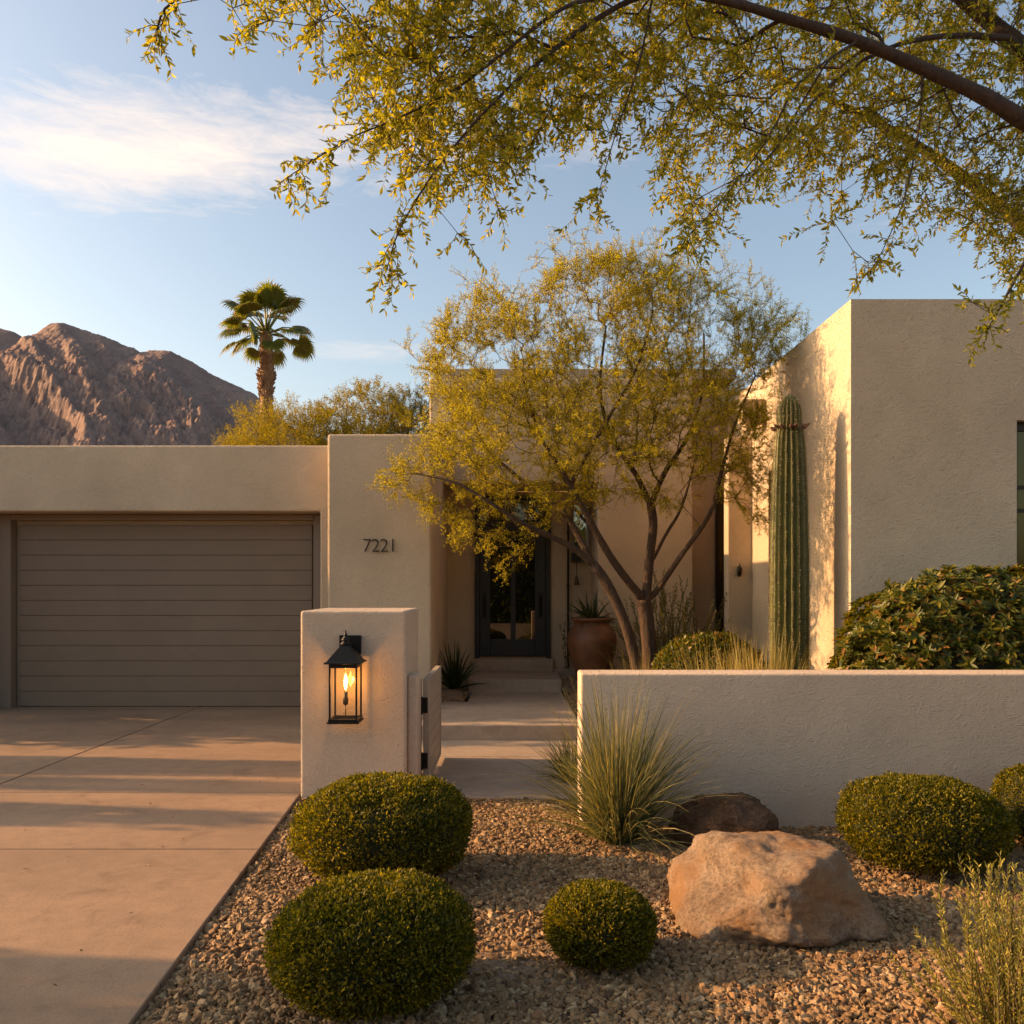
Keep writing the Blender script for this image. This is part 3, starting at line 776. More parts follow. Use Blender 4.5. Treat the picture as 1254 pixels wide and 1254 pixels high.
o_ = MB(); o_.lathe((LX, LY, .836), [(.014, 0), (.02, .03), (.029, .075), (.027, .115), (.014, .155), (.003, .175)], 16); o_.build('bulb', thin_glass('bulb_glass', (1, .93, .8), .05), lan, smooth=True)
o_ = MB(); o_.lathe((LX, LY, .848), [(.004, 0), (.010, .02), (.0125, .05), (.009, .085), (.002, .115)], 10); o_.build('filament', M['flame'], lan, smooth=True)
pl = bpy.data.lights.new('lantern_glow', 'POINT'); pl.energy = 2.1; pl.color = (1, .48, .14); pl.shadow_soft_size = .03
po = bpy.data.objects.new('lantern_glow', pl); COL.objects.link(po); po.parent = lan; po.location = (LX - LX, LY - 6.41, .90 - .62)

# ------------------------------------------------------------------ foliage helpers
def ball_shrub(cx_, cy_, rx, ry, rz, zc, n, seed, L=.021, W=.0095, label=None, group='clipped ball shrubs in the gravel', name='ball_shrub', leaf='lf_ball', cat='shrub'):
    rng = np.random.default_rng(seed)
    root = empty(name, (cx_, cy_, 0), label, cat, group)
    u = rdir(rng, n); u[:, 2] = np.where(u[:, 2] < -.75, -u[:, 2], u[:, 2])
    lump = np.array([mnoise.noise(Vector((a[0]*2.1 + seed, a[1]*2.1, a[2]*2.1))) * .055 + mnoise.noise(Vector((a[0]*6 + seed, a[1]*6, a[2]*6))) * .05 for a in u])
    p_ = np.sign(u) * np.abs(u) ** .86; p_ = p_ / (np.abs(p_) ** 2.3).sum(1, keepdims=True) ** (1 / 2.3)
    rad = (1 + lump) * (1 - .13 * rng.random(n) ** 1.3)
    stray = rng.random(n) < .10; rad = np.where(stray, rad + .055 * rng.random(n), rad)
    base = p_ * rad[:, None] * np.array([rx, ry, rz]) + np.array([cx_, cy_, zc])
    base[:, 2] = np.maximum(base[:, 2], .012)
    nrm = norm(u / np.array([rx, ry, rz]))
    d_ = norm(nrm * .85 + rdir(rng, n) * .85 + np.array([0, 0, .35]))
    nn = norm(nrm + rdir(rng, n) * .8)
    V, Q = leaf_arrays(base, d_, nn, L * rng.uniform(.6, 1.3, n), W * rng.uniform(.7, 1.25, n), False, .25, .1)
    # solid dark core added under the leaves to block light
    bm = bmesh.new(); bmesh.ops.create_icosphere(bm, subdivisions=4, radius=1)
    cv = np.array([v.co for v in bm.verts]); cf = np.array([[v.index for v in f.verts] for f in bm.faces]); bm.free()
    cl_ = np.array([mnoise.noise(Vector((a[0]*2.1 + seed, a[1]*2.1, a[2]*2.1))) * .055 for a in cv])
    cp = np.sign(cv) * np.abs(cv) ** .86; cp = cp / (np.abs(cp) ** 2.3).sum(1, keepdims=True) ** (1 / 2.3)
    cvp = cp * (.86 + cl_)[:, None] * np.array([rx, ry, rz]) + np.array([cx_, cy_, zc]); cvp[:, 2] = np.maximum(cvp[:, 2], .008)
    tri = np.concatenate([cf], 0)
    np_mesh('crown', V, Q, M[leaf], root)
    np_mesh('light_block_core', cvp, tri, M['core'], root, smooth=True)
    st = MB(); st.tube([(cx_, cy_, -.03), (cx_ + .01, cy_, zc)], [.03, .02], 8); st.build('stem', M['twig'], root)
    return root

ball_shrub(-.705, 4.72, .475, .44, .265, .275, 34000, 11, label='widest clipped ball shrub, in front of the lantern pillar')
ball_shrub(-.545, 3.37, .385, .37, .215, .212, 40000, 12, .019, .0085, label='clipped ball shrub at the bottom edge beside the driveway, nearest one')
ball_shrub(.377, 3.68, .23, .235, .15, .152, 20000, 13, .0175, .008, label='smallest clipped ball shrub, left of the big pale boulder')
ball_shrub(2.335, 4.88, .445, .41, .243, .255, 30000, 14, label='wide clipped ball shrub before the low wall, right of the boulder')
ball_shrub(3.27, 5.22, .30, .30, .25, .255, 14000, 15, label='clipped ball shrub cut by the right edge of the photo')

def blades(name, c, n, L, spread, width, mat_, parent, seed, lean=.6, droop=.5, segs=6, up=1.0, r0=.05, loc=None):
    rng = np.random.default_rng(seed)
    a = rng.uniform(0, 2 * math.pi, n); rr = r0 * np.sqrt(rng.random(n))
    base = np.stack([c[0] + rr * np.cos(a), c[1] + rr * np.sin(a), np.full(n, c[2])], 1)
    a2 = a + rng.normal(0, .5, n); tilt = np.abs(rng.normal(0, lean, n)).clip(0, 1.25)
    d0 = np.stack([np.cos(a2) * np.sin(tilt), np.sin(a2) * np.sin(tilt), np.cos(tilt) * up], 1); d0 = norm(d0)
    Ls = L * rng.uniform(.5, 1.05, n) * (1 - .25 * tilt / 1.25)
    side = norm(np.cross(d0, rdir(rng, n)))
    dr_ = droop * rng.uniform(.3, 1.3, n) * (.25 + tilt)
    V = np.zeros((n, segs + 1, 2, 3)); wv = width * rng.uniform(.6, 1.2, n)
    hor = np.stack([np.cos(a2), np.sin(a2), np.zeros(n)], 1)
    for s in range(segs + 1):
        t = s / segs
        p_ = base + d0 * (Ls * t)[:, None] + hor * (dr_ * Ls * t * t * .35)[:, None] - np.array([0, 0, 1]) * (dr_ * Ls * t ** 2.4 * .6)[:, None]
        w_ = wv * (1 - t ** 2.2) * .5 + .0004
        V[:, s, 0] = p_ - side * w_[:, None]; V[:, s, 1] = p_ + side * w_[:, None]
    V[..., 2] = np.maximum(V[..., 2], c[2] + .004)
    i = (np.arange(n) * (segs + 1) * 2)[:, None] + (np.arange(segs) * 2)[None, :]
    Q = np.stack([i, i + 1, i + 3, i + 2], -1).reshape(-1, 4)
    return np_mesh(name, V.reshape(-1, 3), Q, mat_, parent, loc)

og = empty('ornamental_grass', (.665, 5.38, 0), 'fountain of fine green grass blades against the end of the low wall', 'grass')
blades('blade_tuft', (.665, 5.36, 0), 900, 1.12, .5, .0062, M['blade'], og, 21, .47, .85, 8, r0=.10)
blades('dry_stalks', (.665, 5.36, 0), 170, 1.22, .5, .004, M['blade_dry'], og, 22, .45, .7, 8, r0=.10)

# grass clumps behind the wall: one clump, copied
proto = None
spots = [(1.62, 6.75, 1.0, 'yellow green grass clump above the low wall, just right of the tree trunks'),
         (1.05, 6.9, .86, 'sparse grass clump above the left end of the low wall, by the terracotta pot'),
         (1.98, 6.85, 1.05, 'grass clump above the low wall, in front of the rounded green shrub'),
         (2.06, 7.15, .95, 'grass clump above the low wall, touching the left side of the saguaro')]
for i, (x, y, s, lb) in enumerate(spots):
    if i == 0:
        proto = empty('grass_clump', (x, y, .03), lb, 'grass', 'grass clumps behind the low wall')
        blades('blade_tuft', (x, y, .03), 420, 1.27, .4, .010, M['blade_dry'], proto, 31, .26, .35, 6, r0=.14)
        continue
    o_ = proto.copy(); COL.objects.link(o_); o_.location = (x, y, .03); o_.rotation_euler = (0, 0, i * 1.7); o_.scale = (s, s, s); o_['label'] = lb
    for ch in list(proto.children):
        q = ch.copy(); COL.objects.link(q); q.parent = o_

# small mound of grass at the left end of the low wall
sg = empty('small_shrub', (.52, 7.0, 0), 'small olive shrub on the path edge behind the end of the low wall', 'shrub')
o_ = blades('blade_tuft', (.53, 7.05, .0), 420, .46, .3, .008, M['blade'], sg, 41, .6, .5, 4, r0=.12)

# strap plants
def strap(name, c, n, L, width, label, seed, parent_loc, lean=.55, droop=.5, cat='plant', mat_='lf_yucca'):
    e = empty(name, parent_loc, label, cat)
    blades('leaf_rosette', c, n, L, .3, width, M[mat_], e, seed, lean, droop, 6, r0=.05)
    return e
strap('strap_leaf_plant', (-.77, 11.35, .24), 90, .72, .04, 'dark strap leaved plant in the bed left of the steps', 51, (-.77, 11.35, .2), .55, .45)

# pot and its plant
px_, py_, pz_ = 1.073, 11.5, .33
prof = [(.18, 0), (.195, .012), (.215, .08), (.262, .22), (.312, .40), (.335, .52), (.325, .62), (.285, .70), (.245, .745), (.232, .775), (.245, .795), (.272, .81), (.285, .825), (.285, .845), (.262, .852), (.245, .84), (.225, .77), (.05, .765)]
pt = MB(); pt.lathe((px_, py_, pz_), prof, 56)
po_ = pt.build('terracotta_pot', M['terracotta'], None, (px_, py_, pz_), smooth=True)
tag(po_, 'big round terracotta pot between the front door and the tree', 'pot')
strap('potted_plant', (px_, py_, pz_ + .76), 70, .56, .032, 'dark strap leaved plant growing in the terracotta pot', 53, (px_, py_, pz_ + .76), .75, .75)

# spiky shrub bottom right
def stem_shrub(name, c, n, L, label, seed, lean, leaf, nl, lsz, cat='shrub', w=.004, r0=.1, curve=.25, matstem='twig', tipcol=None):
    rng = np.random.default_rng(seed)
    e = empty(name, (c[0], c[1], c[2]), label, cat)
    st = MB(); B = []; D = []; 
    for k in range(n):
        a = rng.uniform(0, 2*math.pi); ti = abs(rng.normal(0, lean)); ti = min(ti, 1.2)
        d0 = Vector((math.cos(a)*math.sin(ti), math.sin(a)*math.sin(ti), math.cos(ti)))
        l = L * rng.uniform(.55, 1.05) * (1 - .3 * ti)
        b0 = Vector((c[0] + r0*math.cos(a)*rng.random(), c[1] + r0*math.sin(a)*rng.random(), c[2]))
        wob = Vector(rng.normal(0, .06, 3)); pp = []
        for s in range(7):
            t = s / 6
            pp.append(b0 + d0 * l * t + Vector((0, 0, 1)) * (curve * l * t * t * math.sin(ti)) + wob * l * math.sin(t * 3) )
        st.tube(pp, [w * (1 - .75 * s / 6) for s in range(7)], 4, cap=False)
        for q in range(nl):
            t = .12 + .88 * (q + rng.random()) / nl; i = min(5, int(t * 6)); f_ = t * 6 - i
            pos = pp[i].lerp(pp[i+1], f_); dirv = (pp[i+1] - pp[i]).normalized()
            r_ = Vector(rng.normal(0, 1, 3)); r_ = (r_ - dirv * r_.dot(dirv)).normalized()
            B.append(pos); D.append(dirv * 1.0 + r_ * .75)
    st.build('stem', M[matstem], e)
    B = np.array(B); D = np.array(D); nn = len(B)
    V, Q = leaf_arrays(B, D, rdir(rng, nn), lsz * rng.uniform(.6, 1.25, nn), lsz * .28, True, .15, .1)
    np_mesh('foliage', V, Q, M[leaf], e)
    return e
stem_shrub('sage_shrub', (1.79, 3.0, -.02), 170, .62, 'grey green shrub of upright leafy spikes in the bottom right corner', 61, .52, 'lf_sage', 64, .024, r0=.18)
stem_shrub('wispy_shrub', (1.95, 10.6, .25), 110, 1.5, 'tall wispy olive shrub behind the tree trunks', 62, .72, 'lf_desert_dark', 80, .045, r0=.25, w=.006)
stem_shrub('vine', (.82, 12.80, .37), 5, 1.1, 'thin trailing vine beside the downspout left of the pot', 63, .08, 'lf_yucca', 10, .06, r0=.03, w=.005)

# rounded leafy shrub between tree and saguaro, and the big hedge at right
ball_shrub(2.12, 9.25, .60, .5, .52, .55, 9000, 71, .05, .026, label='rounded leafy shrub between the tree trunks and the saguaro', group=None, name='round_shrub', leaf='lf_hedge')

def hedge(c, rx, ry, rz, n, seed):
    rng = np.random.default_rng(seed)
    e = empty('hedge_bush', (c[0], c[1], 0), 'large dark broad leaved bush against the right wall above the low wall', 'bush')
    u = rdir(rng, n); u[:, 2] = np.abs(u[:, 2])
    lump = np.array([mnoise.noise(Vector((a[0]*2.3, a[1]*2.3 + seed, a[2]*2.3))) * .08 + mnoise.noise(Vector((a[0]*6, a[1]*6, a[2]*6))) * .07 for a in u])
    rad = (1 + lump) * (1 - .16 * rng.random(n) ** 1.6)
    up_ = u / (np.abs(u) ** 3.4).sum(1, keepdims=True) ** (1 / 3.4)
    cen = up_ * rad[:, None] * np.array([rx, ry, rz]) + np.array(c)
    nrm = norm(norm(u / np.array([rx, ry, rz])) + rdir(rng, n) * .45 + np.array([0, 0, .35]))
    B = []; D = []; NN = []; LL = []
    for k in range(n):
        nv = Vector(nrm[k]); t1 = nv.orthogonal().normalized(); t2 = nv.cross(t1)
        m_ = rng.integers(6, 10); sz = rng.uniform(.045, .085)
        for q in range(m_):
            a = q * 2.4 + rng.normal(0, .2); op = rng.uniform(.25, 1.1)
            dd = nv * op * .8 + (t1 * math.cos(a) + t2 * math.sin(a))
            B.append(cen[k] + np.array(nv) * .008 * q * .3); D.append(dd); NN.append(nv); LL.append(sz * rng.uniform(.7, 1.15))
    LL = np.array(LL)
    V, Q = leaf_arrays(np.array(B), np.array(D), np.array(NN), LL, LL * .42, True, .12, .22)
    np_mesh('crown', V, Q, M['lf_hedge'], e)
    bm = bmesh.new(); bmesh.ops.create_icosphere(bm, subdivisions=4, radius=1)  # light-blocking dark core, added inside the hedge as well
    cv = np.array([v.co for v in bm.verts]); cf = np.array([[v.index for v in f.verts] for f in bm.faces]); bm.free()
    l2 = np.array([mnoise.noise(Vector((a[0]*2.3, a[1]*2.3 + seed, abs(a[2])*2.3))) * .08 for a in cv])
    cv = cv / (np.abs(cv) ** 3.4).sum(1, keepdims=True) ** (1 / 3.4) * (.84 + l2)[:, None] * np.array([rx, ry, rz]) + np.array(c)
    np_mesh('light_block_core', cv, cf, M['core'], e, smooth=True)
    st = MB(); st.tube([(c[0], c[1], -.02), (c[0], c[1], c[2])], [.06, .04], 8); st.build('stem', M['twig'], e)
hedge((4.20, 6.98, .60), 1.47, .68, 1.10, 4600, 81)

# ------------------------------------------------------------------ saguaro
def saguaro(x, y, z0, z1, r):
    e = empty('saguaro_cactus', (x, y, z0), 'tall ribbed saguaro cactus in front of the sunlit wall', 'cactus')
    nr = 18; nk = nr * 8; rows = 46
    H = z1 - z0; V = []; Q = []
    def rad(t):
        zz = t * H
        b_ = r * float(np.interp(t, [0, .18, .35, .55, .72, .84, .888, .902, .912, .93, 1], [.95, .99, 1.0, .98, .90, .80, .73, .62, .60, .62, .60]))
        if t > .94: b_ *= math.sqrt(max(0, 1 - ((t - .94) / .06) ** 2.0))
        return max(b_, .004)
    for j in range(rows + 1):
        t = j / rows if j < rows * .8 else .8 + .2 * (1 - (1 - (j / rows - .8) / .2) ** 1.5)
        rr = rad(t)
        for k in range(nk):
            a = 2 * math.pi * k / nk
            ph = (k % 8) / 8
            prof_ = 1 - abs(math.sin(math.pi * ph)) ** .9
            q = rr * (.76 + .24 * prof_)
            V.append((x + q * math.cos(a), y + q * math.sin(a), z0 + t * H))
    for j in range(rows):
        for k in range(nk):
            k2 = (k + 1) % nk; Q.append((j*nk+k, j*nk+k2, (j+1)*nk+k2, (j+1)*nk+k))
    np_mesh('ribbed_trunk', V, Q, M['saguaro'], e, smooth=True)
    rng = np.random.default_rng(3); B = []; D = []; NN = []
    for k in range(nr):
        a = 2 * math.pi * k / nr
        for zz in np.arange(.02, H * .985, .024):
            t = zz / H; rr = rad(t) * 1.0
            for q in range(9):
                B.append((x + rr * math.cos(a), y + rr * math.sin(a), z0 + zz)); o_ = rng.normal(0, .6, 3)
                D.append((math.cos(a) + o_[0], math.sin(a) + o_[1], o_[2])); NN.append(rng.normal(0, 1, 3))
    # wool and old blooms at the neck
    for q in range(420):
        a = rng.uniform(0, 2*math.pi); zz = H * rng.normal(.902, .004); rr = rad(zz / H) * 1.02
        B.append((x + rr * math.cos(a), y + rr * math.sin(a), z0 + zz)); D.append((math.cos(a), math.sin(a), rng.normal(.1, .5))); NN.append(rng.normal(0, 1, 3))
    V, Q = leaf_arrays(np.array(B), np.array(D), np.array(NN),   .022 * rng.uniform(.5, 1.2, len(B)), .0034, False, 0, 0)
    np_mesh('spines', V, Q, M['spine'], e)
    st = MB()
    for q in range(16):
        a = q * 2 * math.pi / 16 + rng.normal(0, .12); zz = z0 + H * rng.normal(.903, .003); rr = rad(.903)
        l = rng.uniform(.05, .095)
        st.tube([(x + rr*.8*math.cos(a), y + rr*.8*math.sin(a), zz), (x + (rr + l*.6)*math.cos(a), y + (rr + l*.6)*math.sin(a), zz + .004), (x + (rr + l)*math.cos(a), y + (rr + l)*math.sin(a), zz + .022)], [.012, .016, .006], 6)
    st.build('dry_buds', plain('dry_bud', (.10, .045, .022), .8), e)
saguaro(2.68, 8.28, .1, 3.45, .182)

# ------------------------------------------------------------------ boulders
def boulder(name, c, rx, ry, rz, planes, seed, m_, label, rough=.05, zsink=.0):
    bm = bmesh.new(); bmesh.ops.create_icosphere(bm, subdivisions=6, radius=1)
    pl_ = [(Vector(n).normalized(), d_) for n, d_ in planes]
    for v in bm.verts:
        u = v.co.normalized(); k = 26.0
        s = sum((max(u.dot(n), 1e-3) / d_) ** k for n, d_ in pl_) + 1.0 ** k * .12
        r_ = s ** (-1 / k)
        q = u * r_
        r_ *= 1 + rough * 1.6 * mnoise.fractal(q * 1.7 + Vector((seed, 0, 0)), 1.0, 2.0, 4) + rough * .5 * (1 - abs(mnoise.noise(q * 5 + Vector((0, seed, 0))))) * .6 + rough * .28 * mnoise.fractal(q * 11 + Vector((seed, 3, 0)), .8, 2.1, 4)
        v.co = Vector((u.x * r_ * rx, u.y * r_ * ry, u.z * r_ * rz))
    me = bpy.data.meshes.new(name); bm.to_mesh(me); bm.free()
    me.polygons.foreach_set('use_smooth', [True] * len(me.polygons))
    me.materials.append(m_)
    o = bpy.data.objects.new(name, me); COL.objects.link(o); o.location = c
    return tag(o, label, 'boulder')
boulder('boulder', (1.25, 4.10, .12), .47, .44, .285,
        [((-.80, -.34, .50), .70), ((.30, -.92, .20), .76), ((.10, -.06, 1), .86), ((.93, -.15, .25), .84), ((.62, -.62, .45), .86), ((-.28, -.55, .78), .84), ((0, 1, .2), .9), ((-1, 0, .1), .92), ((-.55, -.85, .05), .83), ((.1, -.5, -.8), .7), ((.5, .4, .8), .95)],
        2.3, M['boulder'], 'big pale orange granite boulder with a flat top', .08)
boulder('boulder', (1.335, 5.34, .11), .285, .24, .18,
        [((-.6, -.5, .6), .88), ((.4, -.6, .7), .92), ((0, 0, 1), .95), ((1, 0, 0), .97), ((0, -1, .1), .95)],
        7.7, M['dark_rock'], 'smaller dark brown boulder behind the pale boulder', .09)

# ------------------------------------------------------------------ trees
def grow(skel, targets, root_i=0, seg=.16, bias=.35, rng=None, jit=.03, maxn=None):
    """skel: list of (Vector, parent index). each target is joined to the nearest part of the skeleton."""
    cap = len(skel) + len(targets) * 12
    Pn = np.zeros((cap, 3)); par = np.full(cap, -1); plen = np.zeros(cap); n = len(skel)
    for i, (p_, q) in enumerate(skel):
        Pn[i] = p_; par[i] = q
        plen[i] = 0 if q < 0 else plen[q] + np.linalg.norm(Pn[i] - Pn[q])
    order = np.argsort(np.linalg.norm(targets - Pn[:n].mean(0), axis=1))
    tips = []
    for ti in order:
        t = targets[ti]
        dd = np.linalg.norm(Pn[:n] - t, axis=1)
        j = int(np.argmin(dd + bias * plen[:n]))
        dist = dd[j]
        k = max(1, min(10, int(math.ceil(dist / seg))))
        p0 = Pn[j].copy()
        pd = p0 - Pn[par[j]] if par[j] >= 0 else np.array([0, 0, 1.0])
        pd = pd / max(np.linalg.norm(pd), 1e-6)
        ctrl = p0 + pd * dist * .40
        prev = j
        for s in range(1, k + 1):
            u = s / k
            q = (1-u)**2 * p0 + 2*u*(1-u) * ctrl + u*u * t
            if s < k: q = q + rng.normal(0, jit, 3) * min(1, dist)
            Pn[n] = q; par[n] = prev; plen[n] = plen[prev] + np.linalg.norm(q - Pn[prev]); prev = n; n += 1
            if n >= cap - 12: break
        tips.append(prev)
        if n >= cap - 12: break
    return Pn[:n], par[:n], np.array(tips)

def radii(Pn, par, r_tip, e=2.3, floor=None):
    n = len(Pn); acc = np.zeros(n); r = np.zeros(n)
    for i in range(n - 1, -1, -1):
        r[i] = max(acc[i] ** (1 / e) if acc[i] > 0 else 0, r_tip)
        if floor is not None and i < len(floor): r[i] = max(r[i], floor[i])
        if par[i] >= 0: acc[par[i]] += r[i] ** e
    return r

def tree_tubes(mb, Pn, par, r, smin=1e9):
    n = len(Pn); best = {}
    for i in range(n):
        q = par[i]
        if q >= 0 and (q not in best or r[i] > r[best[q]]): best[q] = i
    for i in range(n):
        q = par[i]
        if q >= 0 and best[q] == i: continue
        chain = [i]
        while chain[-1] in best: chain.append(best[chain[-1]])
        pts_ = [Vector(Pn[c_]) for c_ in chain]; rr = [r[c_] for c_ in chain]
        if q >= 0:
            pts_ = [Vector(Pn[q])] + pts_; rr = [min(r[q], r[i] * 1.15)] + rr
        if len(pts_) < 2: continue
        big = max(rr)
        mb.tube(pts_, rr, 12 if big > .03 else (7 if big > .01 else 4), cap=big > .02)

def catmull(pts_, k=4):
    pts_ = [Vector(q) for q in pts_]; out = []
    for i in range(len(pts_) - 1):
        a = pts_[max(i-1, 0)]; b_ = pts_[i]; c_ = pts_[i+1]; d_ = pts_[min(i+2, len(pts_)-1)]
        for s in range(k):
            t = s / k
            out.append(.5 * ((2*b_) + (-a + c_) * t + (2*a - 5*b_ + 4*c_ - d_) * t*t + (-a + 3*b_ - 3*c_ + d_) * t**3))
    out.append(pts_[-1]); return out

def make_skel(limbs):
    """limbs: list of (points with radius, index of parent limb or None, fraction)."""
    skel = []; fl = []; ends = []
    for pts_, rads, par_node in limbs:
        c_ = catmull(pts_, 4); first = True; start = len(skel)
        prev = -1 if par_node is None else min(range(len(skel)), key=lambda i: (skel[i][0] - c_[0]).length)
        for i, q in enumerate(c_):
            u = i / (len(c_) - 1) * (len(rads) - 1); a = int(min(u, len(rads) - 2)); rr = (rads[a] + (rads[a+1] - rads[a]) * (u - a)) * (.94 + .13 * math.sin(i * 2.3 + len(skel)) * math.sin(i * .9))
            if i == 0 and par_node is not None: continue
            skel.append((q, prev)); fl.append(rr); prev = len(skel) - 1
    return skel, fl

def in_poly(x, y, poly):
    c_ = False; j = len(poly) - 1
    for i in range(len(poly)):
        xi, yi = poly[i]; xj, yj = poly[j]
        if (yi > y) != (yj > y) and x < (xj - xi) * (y - yi) / (yj - yi) + xi: c_ = not c_
        j = i
    return c_

# --- small multi-stem tree in the front yard
TD = 9.7
def tree_small():
    rng = np.random.default_rng(101)
    e = empty('palo_verde_tree', (1.5, TD, .2), 'multi stemmed tree with feathery yellow green crown before the front door', 'tree')
    T = lambda x, y, dd=0: P(x, y, TD + dd)
    limbs = [
        ([T(799, 850), T(795, 790), T(791, 752), T(788, 735)], [.095, .085, .08, .074], None),
        ([T(788, 735), T(791, 731), T(795, 688, .05), T(800, 644, .1), T(797, 619, .1)], [.07, .06, .048, .043, .038], 1),
        ([T(797, 619, .1), T(806, 596, .15), T(818, 572, .25), T(842, 535, .35), T(860, 480, .5), T(862, 410, .5)], [.04, .034, .03, .024, .018, .012], 1),
        ([T(797, 619, .1), T(788, 600, 0), T(778, 580, -.1), T(752, 540, -.2), T(735, 480, -.25), T(742, 400, -.2)], [.04, .034, .03, .024, .018, .012], 1),
        ([T(790, 733), T(803, 725), T(835, 679, -.15), T(869, 630, -.2), T(884, 576, -.25), T(900, 520, -.2), T(925, 460, -.1)], [.05, .037, .031, .025, .02, .014, .009], 1),
        ([T(788, 735), T(753, 690, -.2), T(727, 646, -.35), T(706, 608, -.4), T(690, 580, -.4), T(660, 530, -.3), T(640, 460, -.1)], [.05, .043, .037, .031, .026, .019, .011], 1),
        ([T(786, 850, -.12), T(776, 800, -.15), T(761, 752, -.2), T(735, 702, -.2), T(700, 670, -.25), T(648, 645, -.4), T(610, 622, -.5), T(560, 592, -.5), T(510, 580, -.4)], [.072, .062, .054, .048, .038, .028, .021, .015, .010], None),
        ([T(727, 695, -.2), T(711, 662, .0), T(694, 632, .1), T(672, 612, .2), T(635, 585, .3), T(590, 540, .4), T(570, 470, .4)], [.045, .04, .036, .03, .024, .018, .012], 1),
        ([T(700, 590, -.4), T(740, 520, -.5), T(780, 450, -.5), T(800, 380, -.4)], [.026, .02, .016, .01], 1),
        ([T(797, 690, .05), T(815, 655, .3), T(835, 620, .5), T(852, 560, .7)], [.028, .022, .018, .012], 1),
    ]
    skel, fl = make_skel(limbs)
    poly = [(474,582),(500,562),(535,520),(522,450),(545,385),(600,350),(650,365),(695,322),(760,310),(830,328),(895,355),(925,390),(972,402),(950,445),(935,490),(938,560),(925,640),(900,610),(870,585),(820,612),(760,600),(700,612),(665,640),(625,690),(595,660),(560,640),(500,608)]
    cen = np.array([715, 480]); tg = []
    while len(tg) < 2600:
        x = rng.uniform(465, 985); y = rng.uniform(300, 700)
        if not in_poly(x, y, poly): continue
        if x < 545 and y > 545 and rng.random() < .45: continue
        if 545 < x < 690 and y > 598 and rng.random() < .62: continue
        e_ = math.hypot((x - 715) / 260, (y - 480) / 170)
        # clumpy, a little thinner to the upper right
        cl_ = mnoise.noise(Vector((x / 45, y / 38, 4.2)))
        if cl_ < -.16 and rng.random() < .85: continue
        if x > 830 and rng.random() < .25: continue
        dd = rng.normal(0, .52) * math.sqrt(max(.12, 1 - min(1, e_) ** 2))
        tg.append(P(x, y, TD + dd - .1))
    for k in range(150):      # loose sprays that stand out of the crown
        i = rng.integers(0, len(poly)); j_ = (i + 1) % len(poly); t_ = rng.random()
        q = np.array(poly[i]) * (1 - t_) + np.array(poly[j_]) * t_
        o_ = q - cen; q = q + o_ / np.linalg.norm(o_) * rng.uniform(-10, 34) * (1 if q[1] < 560 else .4)
        tg.append(P(q[0], q[1], TD + rng.normal(0, .35)))
    tg = np.array([tuple(t) for t in tg])
    Pn, par, tips = grow(skel, tg, seg=.13, bias=.30, rng=rng, jit=.045)
    r = radii(Pn, par, .0016, 2.45, fl)
    mb = MB(); tree_tubes(mb, Pn, par, r)
    # twigs carrying tiny leaflets
    B = []; D = []; tw = MB()
    tipset = set(int(q) for q in tips)
    extra = [i for i in range(len(skel), len(Pn)) if i not in tipset and rng.random() < .6]
    for ti in list(tips) + extra:
        p0 = Vector(Pn[ti]); pd = (p0 - Vector(Pn[par[ti]])).normalized()
        for k in range(4 if ti in tipset else 1):
            up = .55 if p0.z > 3.3 else (-.1 if p0.z > 2.7 else -.55)
            d_ = (pd * .8 + Vector(rng.normal(0, .55, 3)) + Vector((0, 0, up * .6))).normalized(); l = rng.uniform(.10, .26)
            d2 = (d_ + Vector(rng.normal(0, .3, 3))).normalized()
            a, b_, c_ = p0, p0 + d_ * l * .5, p0 + d_ * l * .5 + d2 * l * .5
            tw.tube([a, b_, c_], [.0022, .0017, .001], 3, cap=False)
            m_ = int(l * 150)
            for q in range(m_):
                t = rng.random(); pos = a.lerp(b_, t * 2) if t < .5 else b_.lerp(c_, t * 2 - 1)
                dv = d_ if t < .5 else d2
                rv = Vector(rng.normal(0, 1, 3)); rv = (rv - dv * rv.dot(dv)).normalized()
                B.append(pos + rv * .004); D.append(dv * .55 + rv)
    # a few leaflets along thinner limbs too
    B = np.array(B); D = np.array(D); n = len(B)
    mb.v, mb.f, mb.m  # trunk and limbs
    nv = len(mb.v); mb.add(tw.v, tw.f, 0)
    mb.build('trunk', M['bark_palo'], e, smooth=True)
    V, Q = leaf_arrays(B, D, rdir(rng, n),   .024 * rng.uniform(.6, 1.3, n), .0075, False, .15, .05)
    np_mesh('crown', V, Q, M['lf_palo'], e)
    return n
print('palo leaves', tree_small())

